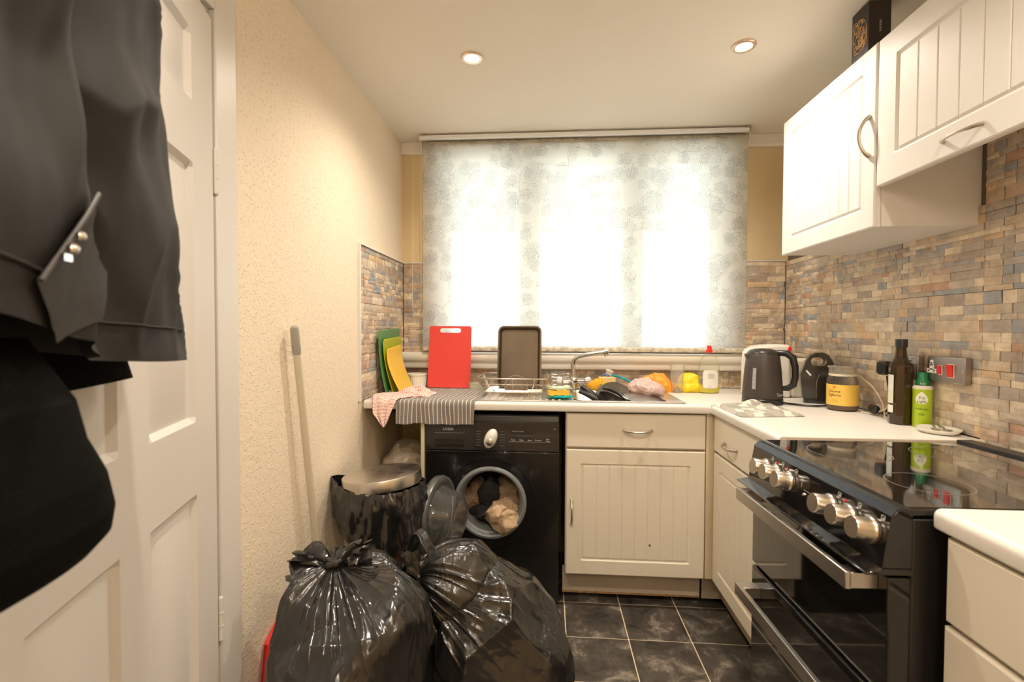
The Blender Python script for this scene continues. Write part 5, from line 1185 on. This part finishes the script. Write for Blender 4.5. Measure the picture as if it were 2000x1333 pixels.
# ---------------------------------------------------------------- right-hand worktop
ke = thing('kettle', 'dark grey electric kettle on its base in the worktop corner', 'kettle', (.945, 2.185, ZW))
kc = (.945, 2.185, ZW+.0005)
M_KET = mat('kettle_grey', (.050, .041, .036), .42)
b = MB(); b.lathe([(0, .0), (.078, .0), (.082, .004), (.082, .022), (.079, .025), (0, .025)], 56, kc); b.build('power_base', M_BLACK, ke, smooth=40)
b = MB(); b.lathe([(0, .0265), (.0805, .0265), (.081, .032), (.0785, .08), (.073, .15), (.066, .212), (.064, .216)], 64, kc); b.build('jug', M_KET, ke, smooth=45)
b = MB(); b.lathe([(.064, .216), (.0625, .224), (.052, .234), (.030, .240), (0, .242)], 56, kc); b.build('lid', mat('kettle_lid', (.035, .03, .028), .3), ke, smooth=45)
b = MB(); hx_ = kc[0]; b.tube([(hx_+.045, kc[1]-.03, kc[2]+.224), (hx_+.075, kc[1]-.05, kc[2]+.222), (hx_+.096, kc[1]-.062, kc[2]+.205), (hx_+.104, kc[1]-.066, kc[2]+.165), (hx_+.105, kc[1]-.066, kc[2]+.12), (hx_+.100, kc[1]-.062, kc[2]+.088), (hx_+.082, kc[1]-.052, kc[2]+.073), (hx_+.060, kc[1]-.038, kc[2]+.071)], [.012, .014, .015, .014, .0135, .014, .013, .010], 14); b.build('handle', M_BLACK, ke, smooth=60)
b = MB(); b.prism([(kc[0]-.076, kc[2]+.216), (kc[0]-.058, kc[2]+.222), (kc[0]-.052, kc[2]+.195), (kc[0]-.066, kc[2]+.190)], 1, kc[1]-.016, kc[1]+.016); b.build('spout', M_KET, ke, bevel=.004)
def on_cone(r, a, z): return (kc[0]+r*math.cos(a), kc[1]+r*math.sin(a), kc[2]+z)
a0 = math.radians(-90-48); rows = []
for z in np.linspace(.062, .158, 12):
    r = np.interp(z, [.08, .15, .212], [.0785, .073, .066])+.0006; e = .062+.005-z if z < .067 else 0
    rows.append([on_cone(r, a0+t, z) for t in np.linspace(-.10, .10, 6)])
b = MB(); b.grid(np.array(rows)); b.build('water_gauge', mat('gauge_grey', (.34, .33, .34), .25), ke, smooth=60)
for z in (.072, .098, .112, .135):
    b = MB(); b.ball(on_cone(np.interp(z, [.08, .15], [.0785, .073])+.0012, a0, z), .0022, n=8); b.build('gauge_dot', M_PRINTW, ke)
al = math.radians(-90+38); lettering('Tower', .020, on_cone(.0805, al, .045), (-math.sin(al), math.cos(al), 0), Z_, M_PRINTW, ke, wrap=((kc[0], kc[1]), .0812), sx=1)

wk = thing('jug_kettle', 'white plastic kettle with a red switch half hidden behind the dark kettle', 'kettle', (1.06, 2.43, ZW))
P = [(.968, ZW+.001), (1.155, ZW+.001), (1.152, ZW+.10), (1.148, ZW+.222), (1.150, 1.163), (1.10, 1.1635), (1.05, 1.161), (1.01, 1.153), (.985, 1.140), (.972, 1.122), (.968, 1.08)]
MB().prism(P, 1, 2.36, 2.49).build('body', M_WHITEP, wk, bevel=.014, seg=4)
b = MB(); b.lathe([(0, .003), (.007, .003), (.009, 0)], 20, (1.143, 2.3598, 1.143), (0, -1, 0)); V = np.array(b.v); V[:, 2] = 1.143+(V[:, 2]-1.143)*1.5; b.v = [tuple(q) for q in V]; b.build('switch', M_REDP, wk)
ts = thing('toaster', 'cream toaster between the kettles and the black sandwich maker', 'toaster', (1.21, 2.42, ZW))
MB().box(1.158, 1.268, 2.375, 2.62, ZW+.001, 1.098).build('body', mat('toaster_cream', (.80, .74, .60), .35), ts, bevel=.016, seg=4)
for x in (1.190, 1.232): MB().box(x-.011, x+.011, 2.40, 2.59, 1.095, 1.0990).build('slot', M_DARK, ts)
MB().box(1.175, 1.182, 2.360, 2.377, 1.03, 1.05).build('lever', M_BLACK, ts, bevel=.002)

# black sandwich maker standing on its hinge
sm = thing('sandwich_maker', 'black sandwich maker standing upright by the tiles, handle hole on top', 'sandwich maker', (1.19, 2.18, ZW))
cx_, cy_ = 1.196, 2.235
SMA = Matrix.Rotation(math.radians(-20), 3, 'Z')
def SMP(p): q = SMA @ Vector((p[0], p[1], p[2])); return (cx_+q.x, cy_+q.y, ZW+.001+q.z)
half = [(-.046, .0), (-.055, .03), (-.062, .09), (-.064, .125), (-.056, .150), (-.046, .180), (-.030, .208), (-.008, .222), (.020, .224), (.040, .214), (.054, .190), (.063, .165), (.067, .12), (.064, .07), (.058, .0)]
holep = [(x, z) for x, z in round_poly(.058, .038, .018, 6, .004, .184)]
b = plate_with_slot(half, holep, .046, lambda p: SMP((p[0], p[1]-.046, p[2]))); b.build('front_shell', mat('maker_black', (.020, .018, .017), .22, coat=.3), sm, smooth=35, bevel=.006, seg=3)
h2 = [(x*.98+.006, z*.97) for x, z in half]; ho2 = [(x, z*.985) for x, z in holep]
b = plate_with_slot(h2, ho2, .040, lambda p: SMP((p[0], p[1]+.004, p[2]))); b.build('rear_shell', M_BLACK, sm, smooth=35, bevel=.005, seg=2)
b = MB(); b.add([SMP(p) for p in ((-.046, -.0475, .142), (-.040, -.0475, .146), (-.022, -.0475, .124), (-.028, -.0475, .120))], [(0, 1, 2, 3)]); b.build('latch_mark', M_PRINTW, sm, smooth=0)
b = MB(); b.add([SMP(p) for p in ((-.012, -.0475, .212), (.010, -.0475, .214), (.010, -.0475, .207), (-.012, -.0475, .205))], [(0, 1, 2, 3)]); b.build('latch', M_BLACKM, sm, smooth=0)
b = MB(); b.tube([SMP((-.004, -.049, .02)), SMP((-.006, -.050, .06)), SMP((-.003, -.050, .10)), SMP((.006, -.049, .128))], .0022, 6); b.build('trim_line', mat('maker_trim', (.25, .24, .23), .25, .8), sm)

# coffee jar
jr = thing('coffee_jar', 'glass coffee jar with a yellow label in front of the sandwich maker', 'jar', (1.195, 2.03, ZW))
jc = (1.193, 2.035, ZW+.0006); jr_ = .0545
M_JAR = clear('jar_glass', (.97, .97, .95), .03, 1.3, .05, (.7, .65, .55))
b = MB(); b.lathe([(0, .002), (.050, .002), (jr_, .008), (jr_, .118), (.051, .130), (.046, .140), (.044, .142)], 56, jc); b.build('jar', M_JAR, jr, smooth=45)
b = MB(); b.lathe([(0, .004), (.049, .004), (.052, .010), (.052, .022), (0, .024)], 48, jc); b.build('coffee', mat('coffee_dust', (.20, .13, .07), .8), jr)
b = MB(); b.lathe([(.0465, .142), (.0475, .144), (.0475, .164), (.046, .166), (.046, .170), (.052, .171), (.052, .177), (0, .178)], 56, jc); b.build('lid', clear('lid_glass', (.96, .96, .93), .04, 1.3, .22, (.8, .76, .66)), jr, smooth=35)
b = MB(); b.lathe([(.0472, .138), (.0480, .139), (.0480, .146), (.0472, .147)], 56, jc); b.build('seal', mat('seal_cream', (.72, .64, .48), .5), jr)
b = MB(); aj = math.atan2(-jc[1], -jc[0]); rows = [[(jc[0]+(jr_+.0004)*math.cos(aj+t), jc[1]+(jr_+.0004)*math.sin(aj+t), jc[2]+z) for t in np.linspace(-1.9, 1.9, 60)] for z in (.022, .105)]
b.grid(np.array(rows)); lbl = b.build('label', mat('label_yellow', (.86, .55, .10), .42), jr, smooth=80)
tg = (-math.sin(aj), math.cos(aj), 0)
def jtext(s, size, da, z, m): a = aj+da; return lettering(s, size, (jc[0]+(jr_+.0012)*math.cos(a), jc[1]+(jr_+.0012)*math.sin(a), jc[2]+z), tg, Z_, m, jr, wrap=((jc[0], jc[1]), jr_+.0011))
jtext('Douwe', .0155, -.52, .078, M_PRINTD); jtext('Egberts', .0155, -.50, .063, M_PRINTD)
b = MB(); a = aj-.50; q = Vector((jc[0]+(jr_+.0012)*math.cos(a), jc[1]+(jr_+.0012)*math.sin(a), jc[2]+.094)); b.lathe([(.003, 0), (.0052, 0)], 20, q, (math.cos(a), math.sin(a), 0)); b.build('seal_mark', M_REDP, jr)
for z in (.046, .041, .036): jtext('instant coffee', .0042, -.45, z, mat('label_print', (.55, .30, .06), .5))

# oil bottle, spray oil
ob = thing('oil_bottle', 'tall dark olive oil bottle with black cap in front of the double socket', 'bottle', (1.217, 1.745, ZW))
oc_ = (1.216, 1.748, ZW+.0006)
M_OIL = mat('dark_bottle_glass', (.032, .016, .004), .08, coat=.4)
b = MB(); b.lathe([(0, .0), (.031, .0), (.0335, .004), (.0335, .196), (.031, .208), (.020, .222), (.0165, .236), (.0150, .258), (.0150, .270)], 10, oc_); b.build('glass', M_OIL, ob, smooth=28, bevel=.003)
b = MB(); b.lathe([(0, .292), (.0165, .292), (.0175, .289), (.0175, .266), (.016, .264), (0, .264)], 32, oc_); b.build('cap', mat('cap_black', (.02, .018, .03), .35), ob, smooth=35)
a = math.atan2(-oc_[1], -oc_[0])-.95
for z0, z1, c_ in ((.072, .118, (.62, .64, .52)), (.118, .170, (.70, .72, .68)), (.040, .066, (.68, .70, .6))):
    b = MB(); rows = [[(oc_[0]+.0345*math.cos(a+t), oc_[1]+.0345*math.sin(a+t), oc_[2]+z) for t in np.linspace(-.38, .38, 8)] for z in (z0, z1)]; b.grid(np.array(rows)); b.build('label', mat('oil_label%d' % int(z0*1000), c_, .5), ob, smooth=80)
sc = thing('spray_can', 'lime green cooking spray can with a green cap behind the oil bottle', 'spray can', (1.270, 1.72, ZW))
cc_ = (1.2525, 1.700, ZW+.0006)
b = MB(); b.lathe([(0, 0), (.025, 0), (.0262, .003), (.0262, .128), (.0250, .133), (.0215, .138)], 48, cc_); b.build('can', mat('lime_can', (.42, .58, .02), .25, .2), sc, smooth=40)
b = MB(); b.lathe([(.0266, .127), (.0268, .1325), (.0225, .1385), (.0215, .139)], 48, cc_); b.build('shoulder', mat('cream_ring', (.80, .74, .6), .35), sc)
b = MB(); b.lathe([(0, .182), (.012, .182), (.0135, .180), (.0145, .160), (.0185, .153), (.0190, .138), (0, .138)], 36, cc_); b.build('cap', mat('dark_green_cap', (.005, .18, .06), .35), sc, smooth=35)
ac = math.atan2(-cc_[1], -cc_[0]); tg2 = (-math.sin(ac), math.cos(ac), 0)
def ctext(s, size, da, z, m, r=.0262): aa = ac+da; return lettering(s, size, (cc_[0]+(r+.0008)*math.cos(aa), cc_[1]+(r+.0008)*math.sin(aa), cc_[2]+z), tg2, Z_, m, sc, wrap=((cc_[0], cc_[1]), r+.0008))
ctext('1cal', .0105, .0, .1455, M_PRINTW, .0189)
rows = []; 
for t in np.linspace(0, 1, 36):
    w_ = 1.22*math.sqrt(t)*(1-t)**.95
    rows.append([(cc_[0]+(.0266)*math.cos(ac-.05+k*w_*1.35), cc_[1]+(.0266)*math.sin(ac-.05+k*w_*1.35), cc_[2]+.078+.042*t) for k in np.linspace(-1, 1, 9)])
b = MB(); b.grid(np.array(rows)); b.build('drop_mark', mat('drop_cream', (.80, .80, .66), .5), sc, smooth=80)
M_GRT = mat('dark_green_print', (.01, .10, .03), .5)
ctext('Fry', .0125, -.05, .099, M_GRT, .0266); ctext('Light', .0125, -.05, .087, M_GRT, .0266); ctext('Sunflower', .0085, -.02, .062, M_GRT); ctext('OIL', .011, -.02, .044, M_GRT)
b = MB()
for da, z in ((-.35, .060), (.05, .056), (.42, .060)):
    q = Vector((cc_[0]+.0266*math.cos(ac+da), cc_[1]+.0266*math.sin(ac+da), cc_[2]+z-.003))
b = None

# sockets
M_PLATE = mat('brushed_plate', (.42, .39, .36), .32, 1.0, bump=(40, .06, .001), stretch=(1, 40, 1)); XS = XR-.012
s1 = thing('cooker_socket', 'brushed steel cooker switch plate with red rockers on the tiles', 'socket', (XS, 1.625, 1.107))
MB().box(XS-.008, XR+.004, 1.552, 1.698, 1.066, 1.150).build('plate', M_PLATE, s1, bevel=.004, seg=3)
b = MB(); b.box(XS-.010, XS-.006, 1.669, 1.681, 1.118, 1.136); b.box(XS-.010, XS-.006, 1.656, 1.694, 1.094, 1.108); b.box(XS-.010, XS-.006, 1.667, 1.683, 1.104, 1.122); b.build('socket_insert', M_PRINTW, s1)
b = MB()
for y, z in ((1.675, 1.126), (1.686, 1.101), (1.664, 1.101)): b.box(XS-.0106, XS-.0098, y-.003, y+.003, z-.0022, z+.0022)
b.build('pin_hole', M_DARK, s1)
for y, hw, hh in ((1.641, .0062, .0135), (1.600, .0105, .0195)):
    MB().box(XS-.010, XS-.006, y-hw-.002, y+hw+.002, 1.106-hh-.002, 1.106+hh+.002).build('rocker_frame', M_PRINTW, s1)
    MB().prism([(XS-.009, 1.106-hh), (XS-.0125, 1.106-hh), (XS-.0165, 1.106+hh), (XS-.009, 1.106+hh)], 1, y-hw, y+hw).build('rocker', M_REDP, s1, bevel=.001)
for y in (1.559, 1.691): MB().cyl((XS-.0086, y, 1.106), (XS-.006, y, 1.106), .003, n=12).build('screw', M_CHROME, s1)
s2 = thing('double_socket', 'brushed steel double socket on the tiles behind the oil bottle', 'socket', (XS, 1.81, 1.103))
MB().box(XS-.008, XR+.004, 1.738, 1.884, 1.060, 1.146).build('plate', M_PLATE, s2, bevel=.004, seg=3)
for y in (1.775, 1.847):
    b = MB(); b.box(XS-.010, XS-.006, y-.006, y+.006, 1.112, 1.128); b.box(XS-.010, XS-.006, y-.018, y+.018, 1.086, 1.098); b.build('socket_insert', M_BLACKM, s2)
pg1 = tag(MB().prism(round_poly(.046, .050, .014, 5, 1.862, 1.094), 0, XS-.048, XS-.0085).build('plug', M_BLACK, bevel=.005, loc=(XS, 1.862, 1.094)), 'black plug in the left half of the double socket', 'plug')
pg2 = tag(MB().prism(round_poly(.046, .050, .014, 5, 1.773, 1.094), 0, XS-.046, XS-.0085).build('plug', M_WHITEP, bevel=.005, loc=(XS, 1.773, 1.094)), 'white plug in the socket, mostly hidden behind the oil bottle', 'plug')
pg3 = tag(lobed((1.238, 1.915, .936), [((0, 0, 0), (.020, .030, .026))], 5, 50, 34, 0).build('plug', M_BLACK, loc=(1.238, 1.915, .911)), 'loose black plug lying on the worktop right of the coffee jar', 'plug')
def cord(label, pts, r, m):
    P = [Vector(p) for p in pts]; out = []
    for i in range(len(P)-1):
        p0, p1, p2, p3 = P[max(i-1, 0)], P[i], P[i+1], P[min(i+2, len(P)-1)]
        for k in range(8):
            t = k/8; out.append(.5*((2*p1)+(p2-p0)*t+(2*p0-5*p1+4*p2-p3)*t*t+(3*p1-p0-3*p2+p3)*t**3))
    out.append(P[-1]); b = MB(); b.tube(out, r, 8); o = b.build('cord', m, loc=P[0], smooth=60); tag(o, label, 'cord'); return o
M_WC = mat('cream_cord', (.66, .60, .46), .45)
z0 = ZW+.0042
cord('cream flex arching from behind the coffee jar to the socket', [(1.262, 2.12, 1.02), (1.262, 2.06, 1.050), (1.262, 2.00, 1.030), (1.258, 1.945, 1.008), (1.252, 1.890, .962), (1.246, 1.868, .930), (1.236, 1.850, z0), (1.230, 1.82, z0), (1.238, 1.79, z0+.004), (1.252, 1.77, .96), (1.240, 1.773, 1.07)], .0033, M_WC)
cord('cream flex running low along the tiles towards the oil bottle', [(1.225, 1.965, z0), (1.238, 1.93, z0), (1.244, 1.89, .930), (1.256, 1.84, .958), (1.258, 1.80, .975), (1.245, 1.778, 1.05)], .0033, M_WC)
cord('black flex looping over the worktop between kettle and sandwich maker', [(1.020, 2.20, z0), (1.060, 2.15, z0), (1.095, 2.115, z0), (1.150, 2.105, z0), (1.20, 2.11, z0)], .0030, M_BLACK)
cord('black flex curling at the foot of the sandwich maker', [(1.055, 2.235, z0), (1.03, 2.19, z0+.001), (1.065, 2.125, z0), (1.12, 2.085, z0), (1.16, 2.092, z0+.004), (1.20, 2.10, z0)], .0030, M_BLACK)
cord('black flex rising from the loose plug to the socket', [(1.240, 1.89, z0+.006), (1.250, 1.86, .94), (1.256, 1.862, .99), (1.248, 1.864, 1.065)], .0030, M_BLACK)

# white tray with cutlery on the corner of the worktop
pt_ = thing('spoon_rest', 'white curved spoon rest at the worktop end by the tiles', 'plate', (1.235, 1.59, ZW))
rows = []
for r, h in ((0, .004), (.30, .004), (.75, .005), (.95, .013), (1.0, .015), (1.0, .013), (.80, .002), (.70, .0), (0, .0)):
    rows.append([(1.230+r*.050*math.cos(a)*(1+.15*math.cos(2*a)), 1.600+r*.062*math.sin(a), ZW+.0008+h) for a in np.linspace(0, 2*math.pi, 48, endpoint=False)])
b = MB(); b.grid(np.array(rows), cv=True); b.build('dish', mat('white_ceramic', (.80, .76, .68), .2), pt_, smooth=50)
def spoon(label, p, a, seed):
    t = thing('spoon', label, 'spoon', p); d = Vector((math.cos(a), math.sin(a), 0)); s_ = Vector((-d.y, d.x, 0)); p = Vector(p)
    b = MB(); rows = []
    for r, h in ((0, -.003), (.5, -.002), (1, .002), (1, .0028), (.5, -.001), (0, -.002)): rows.append([tuple(p+d*(r*.018*math.cos(q))+s_*(r*.012*math.sin(q))+Vector((0, 0, h))) for q in np.linspace(0, 2*math.pi, 20, endpoint=False)])
    b.grid(np.array(rows), cv=True); b.build('bowl', M_STEELD, t, smooth=60)
    b = MB(); b.tube([p+d*.017+Vector((0, 0, .001)), p+d*.04+Vector((0, 0, .005)), p+d*.075+Vector((0, 0, .004))], [.0028, .0022, .0035], 8); b.build('handle', M_STEELD, t)
spoon('steel teaspoon lying on the white spoon rest, nearer the tiles', (1.237, 1.575, ZW+.0115), 1.2, 1); spoon('steel teaspoon on the white spoon rest, nearer the oil bottle', (1.213, 1.590, ZW+.0115), 1.0, 2)

# quilted pot holder
def ph_(u, v):
    x = .712+.245*u; y = 1.822+.29*v+.03*u; q = np.stack([u*4, v*4, 0*u], -1)
    e = np.minimum(np.minimum(u, 1-u), np.minimum(v, 1-v)); pad = .010*np.clip(e/.07, 0, 1)**.5
    bump_ = .022*np.exp(-(((u-.60)/.16)**2+((v-.82)/.12)**2))
    return x, y, ZW+.0015+pad+bump_+.0025*vnoise(q*1.8, 3)*np.clip(e/.1, 0, 1)
def floral(name):
    m, nt, b = _new(name); lk = nt.links.new; b.inputs['Roughness'].default_value = .85
    tc = N(nt, 'ShaderNodeTexCoord'); v = N(nt, 'ShaderNodeTexVoronoi'); v.inputs['Scale'].default_value = 42; lk(tc.outputs['Object'], v.inputs['Vector'])
    mp2 = N(nt, 'ShaderNodeMapping'); mp2.inputs['Scale'].default_value = (1, .45, 1); mp2.inputs['Rotation'].default_value = (0, 0, .8); lk(tc.outputs['Object'], mp2.inputs[0]); lk(mp2.outputs[0], v.inputs['Vector'])
    cr = N(nt, 'ShaderNodeValToRGB'); cr.color_ramp.interpolation = 'CONSTANT'; e = cr.color_ramp.elements; e[0].color = (.42, .39, .33, 1); e[1].position = .34; e[1].color = (.70, .66, .56, 1); e3 = cr.color_ramp.elements.new(.62); e3.color = (.34, .32, .27, 1)
    se = N(nt, 'ShaderNodeSeparateColor'); lk(v.outputs['Color'], se.inputs[0]); lk(se.outputs[0], cr.inputs[0]); lk(cr.outputs[0], b.inputs['Base Color']); return m
sb, _ = sheet(ph_, 50, 50); b = sb
def under(u, v): x, y, z = ph_(u, v); return x, y, ZW+.0010+0*z
sb2, _ = sheet(under, 50, 50); b.add(sb2.v, sb2.f)
mt = tag(b.build('pot_holder', floral('grey_leaf_print'), loc=(.83, 1.97, ZW), smooth=60), 'grey and cream leaf-print pot holder lying on the worktop before the kettle', 'pot holder')
